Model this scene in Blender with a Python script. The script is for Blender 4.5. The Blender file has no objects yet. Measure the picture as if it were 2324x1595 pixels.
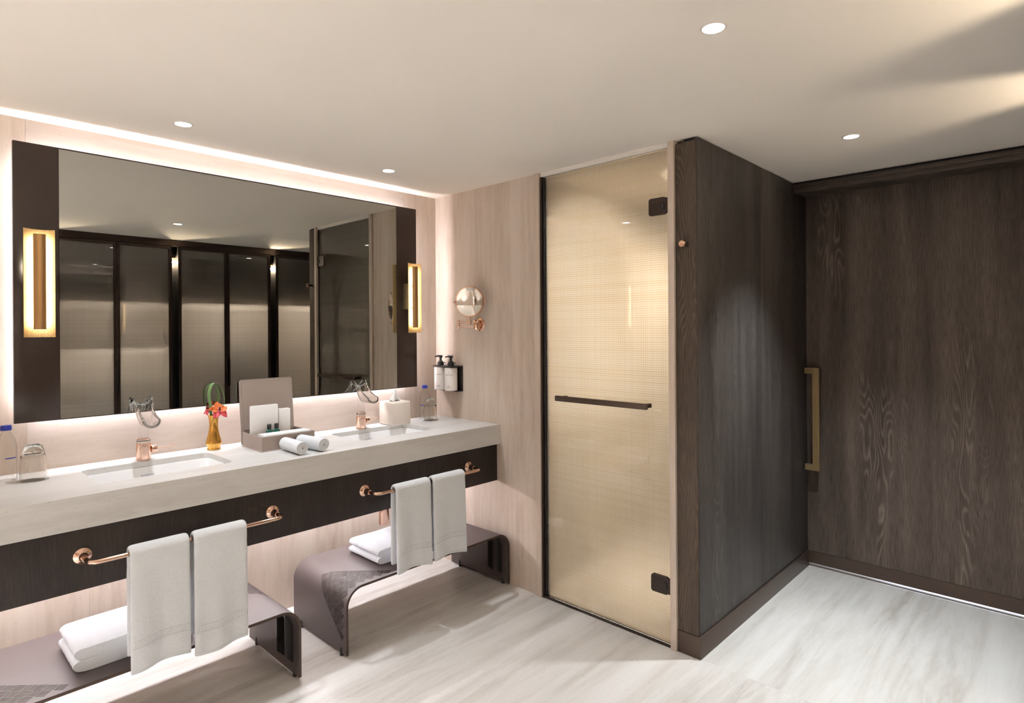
import bpy, bmesh, math, random
from mathutils import Vector, Matrix, noise
from mathutils.geometry import delaunay_2d_cdt
random.seed(7)
PI = math.pi
SC = bpy.context.scene
COL = SC.collection

# ------------------------------------------------------------------ camera
CAM_LOC = (-2.4537, -3.0077, 1.45)
YAW, ROLL = math.radians(46.4274), math.radians(-0.3844)
F_PX = 1361.94
cd = bpy.data.cameras.new('camera'); cam = bpy.data.objects.new('camera', cd); COL.objects.link(cam)
cd.sensor_fit = 'HORIZONTAL'; cd.sensor_width = 36.0
cd.lens = F_PX * 36.0 / 2324.0
cd.shift_x = 0.0
cd.shift_y = -(797.5 - 744.876) / 2324.0
cd.clip_start = 0.02
Fv = Vector((math.sin(YAW), math.cos(YAW), 0)); Rv = Vector((math.cos(YAW), -math.sin(YAW), 0)); Uv = Rv.cross(Fv)
R2 = Rv * math.cos(ROLL) + Uv * math.sin(ROLL); U2 = -Rv * math.sin(ROLL) + Uv * math.cos(ROLL)
m3 = Matrix((R2, U2, -Fv)).transposed()
cam.matrix_world = Matrix.Translation(CAM_LOC) @ m3.to_4x4()
SC.camera = cam

# ------------------------------------------------------------------ world, exposure
w = bpy.data.worlds.new('world'); SC.world = w; w.use_nodes = True
w.node_tree.nodes['Background'].inputs[0].default_value = (1.0, 0.93, 0.86, 1)
w.node_tree.nodes['Background'].inputs[1].default_value = 0.2
SC.view_settings.view_transform = 'Standard'
SC.view_settings.look = 'None'
SC.view_settings.gamma = 1.0
SC.view_settings.use_curve_mapping = False
SC.view_settings.exposure = 0.84
SC.cycles.use_denoising = True
SC.cycles.max_bounces = 12
SC.cycles.diffuse_bounces = 6
SC.cycles.glossy_bounces = 6
SC.cycles.transmission_bounces = 8
SC.cycles.use_adaptive_sampling = True
SC.cycles.adaptive_threshold = 0.07
SC.cycles.adaptive_min_samples = 24
SC.cycles.transparent_max_bounces = 12
SC.cycles.sample_clamp_indirect = 6.0
SC.cycles.caustics_reflective = False
SC.cycles.caustics_refractive = False

# light levels
DOWN_W = 120.0         # one ceiling downlight
DOWN_COL = (0.905, 0.945, 1.0)
MIRROR_E = 33.0        # LED strips behind the mirror
UNDER_E = 60.0         # LED strip under the counter
LED_COL = (0.985, 0.945, 1.0)
NICHE_W = 9.5          # lamps in the wardrobe posts
NICHE_COL = (1.0, 0.82, 0.60)
SCONCE_E = 15.0
SHOWER_W = 235.0

H = 2.2853             # ceiling height
ZC, ZCB = 0.8986, 0.787   # counter top / fascia bottom
YC = -0.5736           # counter front
YA = -0.548            # apron front
ZAB = 0.573            # apron bottom
MY = -0.072            # mirror front
YK = -1.791            # panelled corner
XD = 1.42              # door plane
XL = 1.215             # lintel plane
YW = -3.20             # wardrobe front
XLW = -4.60            # left wall

# ------------------------------------------------------------------ materials
def nt(name):
    m = bpy.data.materials.new(name); m.use_nodes = True
    t = m.node_tree; b = t.nodes['Principled BSDF']
    return m, t, b
def N(t, kind, **kw):
    n = t.nodes.new(kind)
    for k, v in kw.items(): setattr(n, k, v)
    return n
def L(t, a, b): t.links.new(a, b)
def ramp(t, fac, stops):
    r = N(t, 'ShaderNodeValToRGB'); L(t, fac, r.inputs[0])
    e = r.color_ramp.elements
    while len(e) < len(stops): e.new(0.5)
    for el, (p, c) in zip(e, stops):
        el.position = p; el.color = (*c, 1) if len(c) == 3 else c
    return r.outputs[0]
def mathn(t, op, a, b=None, c=None):
    n = N(t, 'ShaderNodeMath', operation=op)
    for i, v in enumerate((a, b, c)):
        if v is None: continue
        if isinstance(v, (int, float)): n.inputs[i].default_value = v
        else: L(t, v, n.inputs[i])
    return n.outputs[0]
def mixc(t, fac, a, b, blend='MIX'):
    n = N(t, 'ShaderNodeMix', data_type='RGBA', blend_type=blend)
    for i, v in ((0, fac), (6, a), (7, b)):
        if isinstance(v, (int, float)): n.inputs[i].default_value = v
        elif isinstance(v, tuple): n.inputs[i].default_value = (*v, 1)
        else: L(t, v, n.inputs[i])
    return n.outputs[2]
def noisen(t, vec, scale, detail=4, rough=0.6, dist=0.0):
    n = N(t, 'ShaderNodeTexNoise'); n.inputs['Scale'].default_value = scale
    n.inputs['Detail'].default_value = detail; n.inputs['Roughness'].default_value = rough
    n.inputs['Distortion'].default_value = dist
    L(t, vec, n.inputs['Vector']); return n.outputs[0]
def pos(t, scale=(1, 1, 1), rnd=True, rot=(0, 0, 0)):
    g = N(t, 'ShaderNodeNewGeometry')
    src = g.outputs['Position']
    if rnd:
        oi = N(t, 'ShaderNodeObjectInfo')
        mm = mathn(t, 'MULTIPLY', oi.outputs['Random'], 37.0)
        cx = N(t, 'ShaderNodeCombineXYZ')
        for i in range(3): L(t, mm, cx.inputs[i])
        a = N(t, 'ShaderNodeVectorMath', operation='ADD'); L(t, src, a.inputs[0]); L(t, cx.outputs[0], a.inputs[1])
        src = a.outputs[0]
    mp = N(t, 'ShaderNodeMapping'); mp.inputs['Scale'].default_value = scale; mp.inputs['Rotation'].default_value = rot
    L(t, src, mp.inputs['Vector']); return mp.outputs[0]
def bump(t, b, h, strength=0.2, dist=0.002):
    n = N(t, 'ShaderNodeBump'); n.inputs['Strength'].default_value = strength; n.inputs['Distance'].default_value = dist
    L(t, h, n.inputs['Height']); L(t, n.outputs[0], b.inputs['Normal'])

def plain(name, col, rough=0.5, metal=0.0, var=0.06, scale=30, spec=None, bumpy=0.0, coat=0.0, sheen=0.0):
    m, t, b = nt(name)
    n = noisen(t, pos(t, rnd=False), scale, 3)
    dk = tuple(max(0, c * (1 - var)) for c in col); lt = tuple(min(1, c * (1 + var)) for c in col)
    L(t, mixc(t, n, dk, lt), b.inputs['Base Color'])
    b.inputs['Roughness'].default_value = rough; b.inputs['Metallic'].default_value = metal
    if spec is not None: b.inputs['Specular IOR Level'].default_value = spec
    if coat: b.inputs['Coat Weight'].default_value = coat
    if sheen: b.inputs['Sheen Weight'].default_value = sheen
    if bumpy: bump(t, b, noisen(t, pos(t, rnd=False), scale * 4, 2), bumpy, 0.002)
    return m

def stone(name, axis, cols, rough=0.45, spec=0.35, st=0.10):
    """travertine: veins drawn out along one axis ('x','y','z')"""
    m, t, b = nt(name)
    i = 'xyz'.index(axis)
    s1 = [1.0] * 3; s1[i] = st
    s2 = [1.0] * 3; s2[i] = 0.45
    s3 = [1.0] * 3; s3[i] = 0.16
    n1 = noisen(t, pos(t, s1), 7.0, 5, 0.62, 0.5)
    n2 = noisen(t, pos(t, s2), 150.0, 4, 0.65)
    n3 = noisen(t, pos(t, s3), 26.0, 4, 0.65, 0.4)
    n4 = noisen(t, pos(t, (1, 1, 1)), 1.3, 3)
    c = ramp(t, n1, [(0.30, cols[0]), (0.48, cols[1]), (0.66, cols[2])])
    c = mixc(t, ramp(t, n3, [(0.40, (0, 0, 0)), (0.62, (0.55, 0.55, 0.55))]), c, cols[2])
    pore = ramp(t, n2, [(0.26, (0.70, 0.64, 0.58)), (0.40, (1, 1, 1))])
    patch = ramp(t, n4, [(0.42, (0.25, 0.25, 0.25)), (0.62, (1, 1, 1))])
    c = mixc(t, patch, c, mixc(t, 1.0, c, pore, 'MULTIPLY'))
    L(t, c, b.inputs['Base Color'])
    b.inputs['Roughness'].default_value = rough
    b.inputs['Specular IOR Level'].default_value = spec
    bump(t, b, n2, 0.05, 0.001)
    return m

def wood(name, dark, mid, light, rough=0.5, spec=0.3, fine=1.0, level=False, flame=0.42):
    """dark veneer with upright grain and flame figure"""
    m, t, b = nt(name)
    g = N(t, 'ShaderNodeNewGeometry'); sp = N(t, 'ShaderNodeSeparateXYZ'); L(t, g.outputs['Position'], sp.inputs[0])
    across = mathn(t, 'ADD', sp.outputs[0], sp.outputs[1]); along = sp.outputs[2]
    if level: across, along = along, across
    oi = N(t, 'ShaderNodeObjectInfo')
    across = mathn(t, 'ADD', across, mathn(t, 'MULTIPLY', oi.outputs['Random'], 11.0))
    def v(a, z):
        c = N(t, 'ShaderNodeCombineXYZ'); L(t, mathn(t, 'MULTIPLY', across, a), c.inputs[0])
        L(t, mathn(t, 'MULTIPLY', along, z), c.inputs[2]); return c.outputs[0]
    base = noisen(t, v(1.0, 0.09), 9.0, 4, 0.6, 0.3)
    warp = noisen(t, v(2.6, 0.45), 2.2, 2, 0.5)
    ringp = mathn(t, 'ADD', mathn(t, 'MULTIPLY', across, 6.0), mathn(t, 'MULTIPLY', warp, 34.0))
    ring = mathn(t, 'SINE', mathn(t, 'MULTIPLY', ringp, 6.0))
    ring = mathn(t, 'MULTIPLY_ADD', ring, 0.5, 0.5)
    fl = noisen(t, v(1.0, 0.12), 6.0, 2, 0.5)
    flm = ramp(t, fl, [(0.54, (0, 0, 0)), (0.66, (1, 1, 1))])
    fib = noisen(t, v(1.0, 0.045), 260.0, 3, 0.7)
    c = ramp(t, base, [(0.28, dark), (0.5, mid), (0.74, light)])
    c = mixc(t, mathn(t, 'MULTIPLY', mathn(t, 'POWER', ring, 3.0), mathn(t, 'MULTIPLY', flm, flame)), c, tuple(min(1, x * 1.9) for x in light))
    fc = ramp(t, fib, [(0.34, (0.60, 0.58, 0.56)), (0.62, (1.18, 1.15, 1.12))])
    c = mixc(t, fine, c, mixc(t, 1.0, c, fc, 'MULTIPLY'))
    L(t, c, b.inputs['Base Color'])
    b.inputs['Roughness'].default_value = rough; b.inputs['Specular IOR Level'].default_value = spec
    bump(t, b, fib, 0.08, 0.001)
    return m

def emis(name, col, strength):
    m, t, b = nt(name)
    b.inputs['Base Color'].default_value = (*col, 1)
    n = noisen(t, pos(t, rnd=False), 40, 2)
    L(t, mixc(t, n, tuple(c * 0.97 for c in col), col), b.inputs['Emission Color'])
    b.inputs['Emission Strength'].default_value = strength
    return m

def glassm(name, col, ior=1.45, rough=0.0, zt=None):
    m, t, b = nt(name)
    b.inputs['Transmission Weight'].default_value = 1.0
    b.inputs['IOR'].default_value = ior; b.inputs['Roughness'].default_value = rough
    n = noisen(t, pos(t, rnd=False), 12, 2)
    L(t, mixc(t, n, tuple(c * 0.985 for c in col), col), b.inputs['Base Color'])
    if zt:
        tc = N(t, 'ShaderNodeTexCoord'); sp = N(t, 'ShaderNodeSeparateXYZ'); L(t, tc.outputs['Object'], sp.inputs[0])
        f = mathn(t, 'DIVIDE', sp.outputs[2], zt[0])
        L(t, ramp(t, f, [(0.0, col), (0.6, col), (0.98, zt[1])]), b.inputs['Base Color'])
    return m

def thin_glass(name, col, edge, ior=1.45, gl=1.0):
    """thin-walled clear glass: straight-through light, darker towards the rim where the wall is seen edge on"""
    m = bpy.data.materials.new(name); m.use_nodes = True; t = m.node_tree
    for n in list(t.nodes): t.nodes.remove(n)
    out = N(t, 'ShaderNodeOutputMaterial'); lw = N(t, 'ShaderNodeLayerWeight'); lw.inputs[0].default_value = 0.35
    nz = noisen(t, pos(t, rnd=False), 20, 2)
    tr = N(t, 'ShaderNodeBsdfTransparent')
    L(t, mixc(t, mathn(t, 'POWER', lw.outputs['Facing'], 3.0), mixc(t, nz, tuple(c * 0.99 for c in col), col), edge), tr.inputs[0])
    gs = N(t, 'ShaderNodeBsdfGlossy'); gs.inputs['Roughness'].default_value = 0.02
    fr = N(t, 'ShaderNodeFresnel'); fr.inputs[0].default_value = ior
    mx = N(t, 'ShaderNodeMixShader'); L(t, mathn(t, 'MULTIPLY', fr.outputs[0], gl), mx.inputs[0]); L(t, tr.outputs[0], mx.inputs[1]); L(t, gs.outputs[0], mx.inputs[2])
    L(t, mx.outputs[0], out.inputs[0]); return m

def weave_glass(name, thread, gap, transp, diffuse_w, gloss_rough=0.02, pz=0.0105, pa=0.0115, gl=1.0, fwd=0.0):
    """laminated glass with a woven interlayer: threads cross in a fine uneven grid"""
    m = bpy.data.materials.new(name); m.use_nodes = True; t = m.node_tree
    for n in list(t.nodes): t.nodes.remove(n)
    out = N(t, 'ShaderNodeOutputMaterial')
    g = N(t, 'ShaderNodeNewGeometry'); sp = N(t, 'ShaderNodeSeparateXYZ'); L(t, g.outputs['Position'], sp.inputs[0])
    z = sp.outputs[2]; a = mathn(t, 'ADD', sp.outputs[0], sp.outputs[1])
    def rnd1(v, per, w):
        c = N(t, 'ShaderNodeTexWhiteNoise', noise_dimensions='1D')
        L(t, mathn(t, 'FLOOR', mathn(t, 'DIVIDE', v, per)), c.inputs['W']); return c.outputs['Value']
    def band(v, per):
        f = mathn(t, 'FRACT', mathn(t, 'DIVIDE', v, per))
        tri = mathn(t, 'ABSOLUTE', mathn(t, 'SUBTRACT', f, 0.5))          # .5 edge .. 0 centre
        s = mathn(t, 'SUBTRACT', 1.0, mathn(t, 'MULTIPLY', tri, 2.0))
        r = rnd1(v, per, 1)
        return mathn(t, 'MULTIPLY', mathn(t, 'SMOOTH_MIN', mathn(t, 'MULTIPLY', s, 1.6), 1.0, 0.3), mathn(t, 'MULTIPLY_ADD', r, 0.34, 0.66))
    hz = band(z, pz); hv = band(a, pa)
    col = mixc(t, mathn(t, 'MULTIPLY', hz, 0.85), gap, thread)
    col = mixc(t, mathn(t, 'MULTIPLY', hv, 0.6), col, thread)
    tl = N(t, 'ShaderNodeBsdfTranslucent'); L(t, col, tl.inputs[0])
    df = N(t, 'ShaderNodeBsdfDiffuse'); L(t, col, df.inputs[0])
    m1 = N(t, 'ShaderNodeMixShader'); m1.inputs[0].default_value = diffuse_w
    L(t, tl.outputs[0], m1.inputs[1]); L(t, df.outputs[0], m1.inputs[2])
    if fwd:
        rf = N(t, 'ShaderNodeBsdfRefraction'); rf.inputs['Roughness'].default_value = 0.42; rf.inputs['IOR'].default_value = 1.22
        L(t, col, rf.inputs['Color'])
        mf = N(t, 'ShaderNodeMixShader'); mf.inputs[0].default_value = fwd
        L(t, m1.outputs[0], mf.inputs[1]); L(t, rf.outputs[0], mf.inputs[2]); m1 = mf
    tr = N(t, 'ShaderNodeBsdfTransparent'); L(t, col, tr.inputs[0])
    m2 = N(t, 'ShaderNodeMixShader'); m2.inputs[0].default_value = transp
    L(t, m1.outputs[0], m2.inputs[1]); L(t, tr.outputs[0], m2.inputs[2])
    gs = N(t, 'ShaderNodeBsdfGlossy'); gs.inputs['Roughness'].default_value = gloss_rough
    fr = N(t, 'ShaderNodeFresnel'); fr.inputs[0].default_value = 1.52
    m4 = N(t, 'ShaderNodeMixShader'); L(t, mathn(t, 'MULTIPLY', fr.outputs[0], gl), m4.inputs[0])
    L(t, m2.outputs[0], m4.inputs[1]); L(t, gs.outputs[0], m4.inputs[2])
    L(t, m4.outputs[0], out.inputs[0])
    return m

def towelm(name):
    m, t, b = nt(name)
    p = pos(t, rnd=True)
    n1 = noisen(t, p, 420, 3, 0.7); n2 = noisen(t, p, 110, 3, 0.6)
    L(t, ramp(t, n1, [(0.25, (0.80, 0.835, 0.88)), (0.6, (0.91, 0.94, 0.975))]), b.inputs['Base Color'])
    b.inputs['Roughness'].default_value = 0.95; b.inputs['Specular IOR Level'].default_value = 0.1
    b.inputs['Sheen Weight'].default_value = 0.35; b.inputs['Sheen Roughness'].default_value = 0.5
    bump(t, b, mathn(t, 'ADD', n1, mathn(t, 'MULTIPLY', n2, 0.8)), 0.9, 0.0045)
    return m

M = {}
BEI = ((0.47, 0.375, 0.305), (0.575, 0.475, 0.395), (0.67, 0.575, 0.495))
PAL = ((0.43, 0.395, 0.355), (0.565, 0.537, 0.50), (0.68, 0.66, 0.632))
M['stone_z'] = stone('travertine_upright_veins', 'z', BEI)
M['stone_shower'] = stone('travertine_shower_lining', 'z', ((0.52, 0.485, 0.44), (0.60, 0.57, 0.525), (0.68, 0.655, 0.615)))
M['stone_x'] = stone('travertine_level_veins', 'x', ((0.53, 0.44, 0.375), (0.61, 0.52, 0.455), (0.68, 0.60, 0.54)))
M['stone_floor'] = stone('travertine_floor', 'x', PAL, rough=0.30, spec=0.45, st=0.07)
M['stone_top'] = stone('travertine_counter', 'x', ((0.485, 0.47, 0.45), (0.56, 0.545, 0.525), (0.64, 0.63, 0.61)), rough=0.33, spec=0.4, st=0.08)
M['grout'] = plain('pale_grout', (0.62, 0.58, 0.53), 0.8)
M['grout_d'] = plain('grey_grout', (0.42, 0.37, 0.33), 0.8)
M['ceiling'] = plain('ceiling_paint', (0.92, 0.86, 0.775), 0.85, var=0.015, scale=3, spec=0.15)
M['white_trim'] = plain('white_trim_paint', (0.78, 0.74, 0.69), 0.6, var=0.02)
M['wood_door'] = wood('smoked_oak_door', (0.062, 0.046, 0.037), (0.116, 0.090, 0.074), (0.182, 0.144, 0.119), 0.50)
M['wood_panel'] = wood('smoked_oak_panel', (0.040, 0.035, 0.033), (0.068, 0.060, 0.056), (0.102, 0.090, 0.084), 0.52)
M['wood_end'] = wood('smoked_oak_end', (0.060, 0.044, 0.033), (0.082, 0.062, 0.047), (0.11, 0.084, 0.065), 0.52, fine=1.0)
M['wood_apron'] = wood('dark_apron_veneer', (0.022, 0.016, 0.014), (0.033, 0.025, 0.022), (0.046, 0.035, 0.031), 0.5, flame=0.0)
M['wood_lintel'] = wood('smoked_oak_lintel', (0.055, 0.042, 0.034), (0.085, 0.066, 0.054), (0.12, 0.094, 0.078), 0.5, level=True)
M['black_gap'] = plain('shadow_gap_black', (0.012, 0.011, 0.010), 0.7)
M['bronze'] = plain('dark_bronze_metal', (0.105, 0.074, 0.058), 0.38, 0.55, var=0.08, scale=60)
M['bronze_d'] = plain('blackened_bronze', (0.050, 0.034, 0.027), 0.38, 0.5)
M['bronze_panel'] = plain('brown_lacquered_glass', (0.042, 0.027, 0.021), 0.14, 0.0, spec=0.5, var=0.10, scale=300)
M['ward_frame'] = plain('wardrobe_bronze_frame', (0.060, 0.037, 0.029), 0.35, 0.4)
M['black'] = plain('matt_black_plastic', (0.018, 0.016, 0.015), 0.45)
M['mirror'] = plain('mirror_silver', (0.49, 0.495, 0.47), 0.0, 1.0, var=0.0)
M['mirror2'] = plain('shaving_mirror_silver', (0.88, 0.87, 0.85), 0.01, 1.0, var=0.0)
M['copper'] = plain('polished_rose_gold', (0.74, 0.50, 0.385), 0.09, 1.0, var=0.03)
M['copper_s'] = plain('satin_rose_gold', (0.68, 0.50, 0.42), 0.20, 1.0, var=0.03)
M['gold'] = plain('polished_gold_glaze', (0.72, 0.40, 0.095), 0.07, 1.0, var=0.05)
M['brass'] = plain('brushed_brass', (0.50, 0.385, 0.215), 0.38, 0.9, var=0.10, scale=150)
M['sconce_bar'] = plain('satin_bronze_bar', (0.40, 0.235, 0.105), 0.36, 0.85, var=0.06)
M['porcelain'] = plain('white_porcelain', (0.80, 0.80, 0.805), 0.10, var=0.01, spec=0.5)
M['logo'] = plain('grey_blue_logo_print', (0.20, 0.26, 0.34), 0.5)
M['ink'] = plain('dark_label_ink', (0.10, 0.09, 0.09), 0.6)
M['towel'] = towelm('white_terry')
M['bench'] = plain('bronze_powder_coat', (0.092, 0.072, 0.070), 0.46, 0.15, var=0.05, scale=80, spec=0.4)
M['bench_edge'] = plain('bronze_sheet_edge', (0.075, 0.050, 0.038), 0.40, 0.4)
M['taupe'] = plain('taupe_leatherette', (0.335, 0.275, 0.245), 0.6, var=0.04, scale=200, bumpy=0.05)
M['paper'] = plain('white_card', (0.82, 0.81, 0.80), 0.6, var=0.02)
M['tissue'] = plain('white_tissue_paper', (0.88, 0.87, 0.86), 0.8, var=0.02, bumpy=0.2)
M['cream'] = plain('cream_resin', (0.70, 0.62, 0.545), 0.42, var=0.03)
M['lotion'] = plain('ivory_bottle_plastic', (0.76, 0.71, 0.675), 0.38, var=0.02)
M['blue'] = plain('blue_cap_plastic', (0.015, 0.035, 0.36), 0.35)
M['green'] = glassm('green_mini_bottle', (0.06, 0.50, 0.36), 1.4, 0.05)
M['crystal'] = glassm('clear_crystal', (1.0, 1.0, 1.0), 1.42)
M['thin'] = glassm('thin_clear_glass', (0.985, 0.985, 0.985), 1.12)
M['faint'] = thin_glass('faint_clear_glass', (0.995, 0.995, 0.995), (0.975, 0.975, 0.975), 1.06, 0.08)
M['water'] = thin_glass('clear_water_bottle', (0.99, 0.992, 0.99), (0.92, 0.93, 0.935), 1.16, 0.35)
M['tumbler'] = glassm('smoky_tumbler_glass', (0.95, 0.945, 0.925), 1.45, 0.0, (0.137, (0.60, 0.62, 0.57)))
M['leaf'] = plain('strap_leaf', (0.16, 0.27, 0.10), 0.45, var=0.2, scale=60)
M['petal'] = plain('orange_petal', (0.72, 0.19, 0.055), 0.55, var=0.25, scale=90)
M['petal2'] = plain('crimson_petal', (0.55, 0.055, 0.075), 0.55, var=0.35, scale=260)
M['lip'] = plain('maroon_lip', (0.10, 0.006, 0.02), 0.5)
M['ward_in'] = plain('wardrobe_lining', (0.56, 0.49, 0.42), 0.7, var=0.05)
M['ward_dark'] = plain('wardrobe_dark_fitting', (0.05, 0.042, 0.036), 0.6)
M['led'] = emis('mirror_led_strip', LED_COL, MIRROR_E)
M['led_u'] = emis('counter_led_strip', LED_COL, UNDER_E)
M['led_s'] = emis('sconce_led', (1.0, 0.87, 0.66), SCONCE_E)
M['led_w'] = emis('wardrobe_led', (1.0, 0.92, 0.86), 620.0)
M['lens'] = emis('downlight_lens', (1.0, 0.97, 0.93), 14.0)
M['amber'] = emis('amber_post_lens', (1.0, 0.52, 0.20), 2.5)
M['weave'] = weave_glass('woven_shower_glass', (0.76, 0.65, 0.49), (1.0, 0.995, 0.99), 0.08, 0.35, gl=1.7, fwd=0.72)
M['weave_w'] = weave_glass('woven_wardrobe_glass', (0.60, 0.545, 0.485), (0.86, 0.83, 0.79), 0.16, 0.22, pz=0.013, pa=0.014, gl=3.2)

def hammered():
    m, t, b = nt('hammered_gold_plate')
    n = noisen(t, pos(t, rnd=False), 420, 2, 0.5)
    L(t, ramp(t, n, [(0.3, (0.42, 0.27, 0.10)), (0.65, (0.76, 0.57, 0.31))]), b.inputs['Base Color'])
    b.inputs['Metallic'].default_value = 0.85; b.inputs['Roughness'].default_value = 0.42
    bump(t, b, n, 0.6, 0.0025); return m
M['hammer'] = hammered()

# ------------------------------------------------------------------ mesh helpers
def finish(bm, name, mat, parent=None, smooth=0, loc=None, sub=0):
    me = bpy.data.meshes.new(name)
    bmesh.ops.recalc_face_normals(bm, faces=bm.faces[:])
    bm.to_mesh(me); bm.free()
    o = bpy.data.objects.new(name, me); COL.objects.link(o)
    if isinstance(mat, str): mat = M[mat]
    if mat: me.materials.append(mat)
    if smooth:
        for p in me.polygons: p.use_smooth = True
        me.set_sharp_from_angle(angle=math.radians(smooth))
    if loc: o.location = loc
    if parent: o.parent = parent
    if sub:
        md = o.modifiers.new('subdivision', 'SUBSURF'); md.levels = sub; md.render_levels = sub
    return o
def box(bm, x0, x1, y0, y1, z0, z1, bev=0.0, seg=2):
    vs = [bm.verts.new((x, y, z)) for x in (x0, x1) for y in (y0, y1) for z in (z0, z1)]
    fs = [(0, 1, 3, 2), (4, 6, 7, 5), (0, 4, 5, 1), (2, 3, 7, 6), (0, 2, 6, 4), (1, 5, 7, 3)]
    ff = [bm.faces.new([vs[i] for i in f]) for f in fs]
    if bev > 0:
        es = list({e for f in ff for e in f.edges})
        bmesh.ops.bevel(bm, geom=es, offset=bev, segments=seg, affect='EDGES', profile=0.5)
def B(name, mat, x0, x1, y0, y1, z0, z1, parent=None, bev=0.0, seg=2):
    bm = bmesh.new(); box(bm, min(x0, x1), max(x0, x1), min(y0, y1), max(y0, y1), min(z0, z1), max(z0, z1), bev, seg)
    return finish(bm, name, mat, parent, smooth=35 if bev else 0)
def lathe(bm, prof, c=(0, 0, 0), n=32, axis='z', closed=False):
    rings = []
    for r, h in prof:
        ring = []
        for i in range(n):
            a = 2 * PI * i / n
            p = (r * math.cos(a), r * math.sin(a), h)
            if axis == 'y': p = (p[0], p[2], p[1])
            if axis == 'x': p = (p[2], p[0], p[1])
            ring.append(bm.verts.new((c[0] + p[0], c[1] + p[1], c[2] + p[2])))
        rings.append(ring)
    pairs = list(zip(rings[:-1], rings[1:]))
    if closed: pairs.append((rings[-1], rings[0]))
    for A, Bq in pairs:
        for i in range(n):
            bm.faces.new((A[i], A[(i + 1) % n], Bq[(i + 1) % n], Bq[i]))
    if not closed:
        bm.faces.new(rings[0][::-1]); bm.faces.new(rings[-1])
def tube(bm, pts, r, n=12, caps=True, rad=None):
    pts = [Vector(p) for p in pts]; rings = []
    up = Vector((0, 0, 1))
    for k, p in enumerate(pts):
        d = (pts[min(k + 1, len(pts) - 1)] - pts[max(k - 1, 0)]).normalized()
        u = up - d * up.dot(d)
        if u.length < 1e-3: u = Vector((0, 1, 0)) - d * d.y
        u.normalize(); v = d.cross(u); up = u
        rr = rad[k] if rad else r
        rings.append([bm.verts.new(p + rr * (u * math.cos(2 * PI * i / n) + v * math.sin(2 * PI * i / n))) for i in range(n)])
    for A, Bq in zip(rings[:-1], rings[1:]):
        for i in range(n): bm.faces.new((A[i], A[(i + 1) % n], Bq[(i + 1) % n], Bq[i]))
    if caps: bm.faces.new(rings[0][::-1]); bm.faces.new(rings[-1])
def rrect(x0, x1, y0, y1, r, n=6):
    out = []
    for cx, cy, a0 in ((x1 - r, y1 - r, 0), (x0 + r, y1 - r, PI / 2), (x0 + r, y0 + r, PI), (x1 - r, y0 + r, 1.5 * PI)):
        for k in range(n + 1):
            a = a0 + PI / 2 * k / n; out.append((cx + r * math.cos(a), cy + r * math.sin(a)))
    return out
def prism(bm, poly, z0, z1, plane='xy'):
    def P(u, v, w): return {'xy': (u, v, w), 'xz': (u, w, v), 'yz': (w, u, v)}[plane]
    a = [bm.verts.new(P(u, v, z0)) for u, v in poly]; b = [bm.verts.new(P(u, v, z1)) for u, v in poly]
    n = len(poly)
    bm.faces.new(a[::-1]); bm.faces.new(b)
    for i in range(n): bm.faces.new((a[i], a[(i + 1) % n], b[(i + 1) % n], b[i]))
def grid(bm, nu, nv, f, wrap=False):
    g = [[bm.verts.new(f(i / (nu - 1), j / (nv - 1))) for j in range(nv)] for i in range(nu)]
    for i in range(nu - 1):
        for j in range(nv - 1): bm.faces.new((g[i][j], g[i + 1][j], g[i + 1][j + 1], g[i][j + 1]))
    return g
def tag(o, label, cat, group=None):
    o['label'] = label; o['category'] = cat
    if group: o['group'] = group
    return o
def thing(name, label, cat, loc, rz=0.0, group=None):
    o = bpy.data.objects.new(name, None); COL.objects.link(o)
    o.empty_display_size = 0.05; o.location = loc; o.rotation_euler = (0, 0, rz)
    return tag(o, label, cat, group)
def struct(o): o['kind'] = 'structure'; return o
def sempty(name):
    o = bpy.data.objects.new(name, None); COL.objects.link(o); o.empty_display_size = 0.1; return struct(o)
def lamp(kind, name, loc, power, col, parent=None, rot=(0, 0, 0), **kw):
    d = bpy.data.lights.new(name, kind); d.energy = power; d.color = col
    for k, v in kw.items(): setattr(d, k, v)
    o = bpy.data.objects.new(name, d); COL.objects.link(o); o.location = loc; o.rotation_euler = rot
    if parent: o.parent = parent
    return o
def text(name, s, size, mat, parent, loc, rot, bend=None):
    cu = bpy.data.curves.new(name, 'FONT'); cu.body = s; cu.size = size; cu.align_x = 'CENTER'; cu.resolution_u = 2
    cu.extrude = 0.0002
    to = bpy.data.objects.new(name + '_tmp', cu); COL.objects.link(to)
    me = bpy.data.meshes.new_from_object(to.evaluated_get(bpy.context.evaluated_depsgraph_get()))
    bpy.data.objects.remove(to)
    me.name = name
    if bend:
        for v in me.vertices:
            a = v.co.x / bend; rr = bend + 0.0003 + v.co.z; v.co = Vector((rr * math.sin(a), v.co.y, rr * math.cos(a) - bend))
    o = bpy.data.objects.new(name, me); COL.objects.link(o); me.materials.clear(); me.materials.append(M[mat])
    o.location = loc; o.rotation_euler = rot; o.parent = parent
    return o

# ------------------------------------------------------------------ floor
fl = struct(B('floor', 'grout', XLW, 2.0, -3.95, 0.1, -0.06, -0.0007))
ys = [0.1, -0.5006, -1.762, -3.024, -3.95]; xs = [XLW, -2.392, 0.009, 2.0]
for xa, xb in zip(xs[:-1], xs[1:]):
    for ya, yb in zip(ys[:-1], ys[1:]):
        B('tile', 'stone_floor', xa + 0.001, xb - 0.001, yb + 0.001, ya - 0.001, -0.03, 0.0, fl, bev=0.0006, seg=1)
# ------------------------------------------------------------------ ceiling
struct(B('ceiling', 'ceiling', XLW - 0.1, 2.0, -3.95, 0.1, H, H + 0.08))
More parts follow.
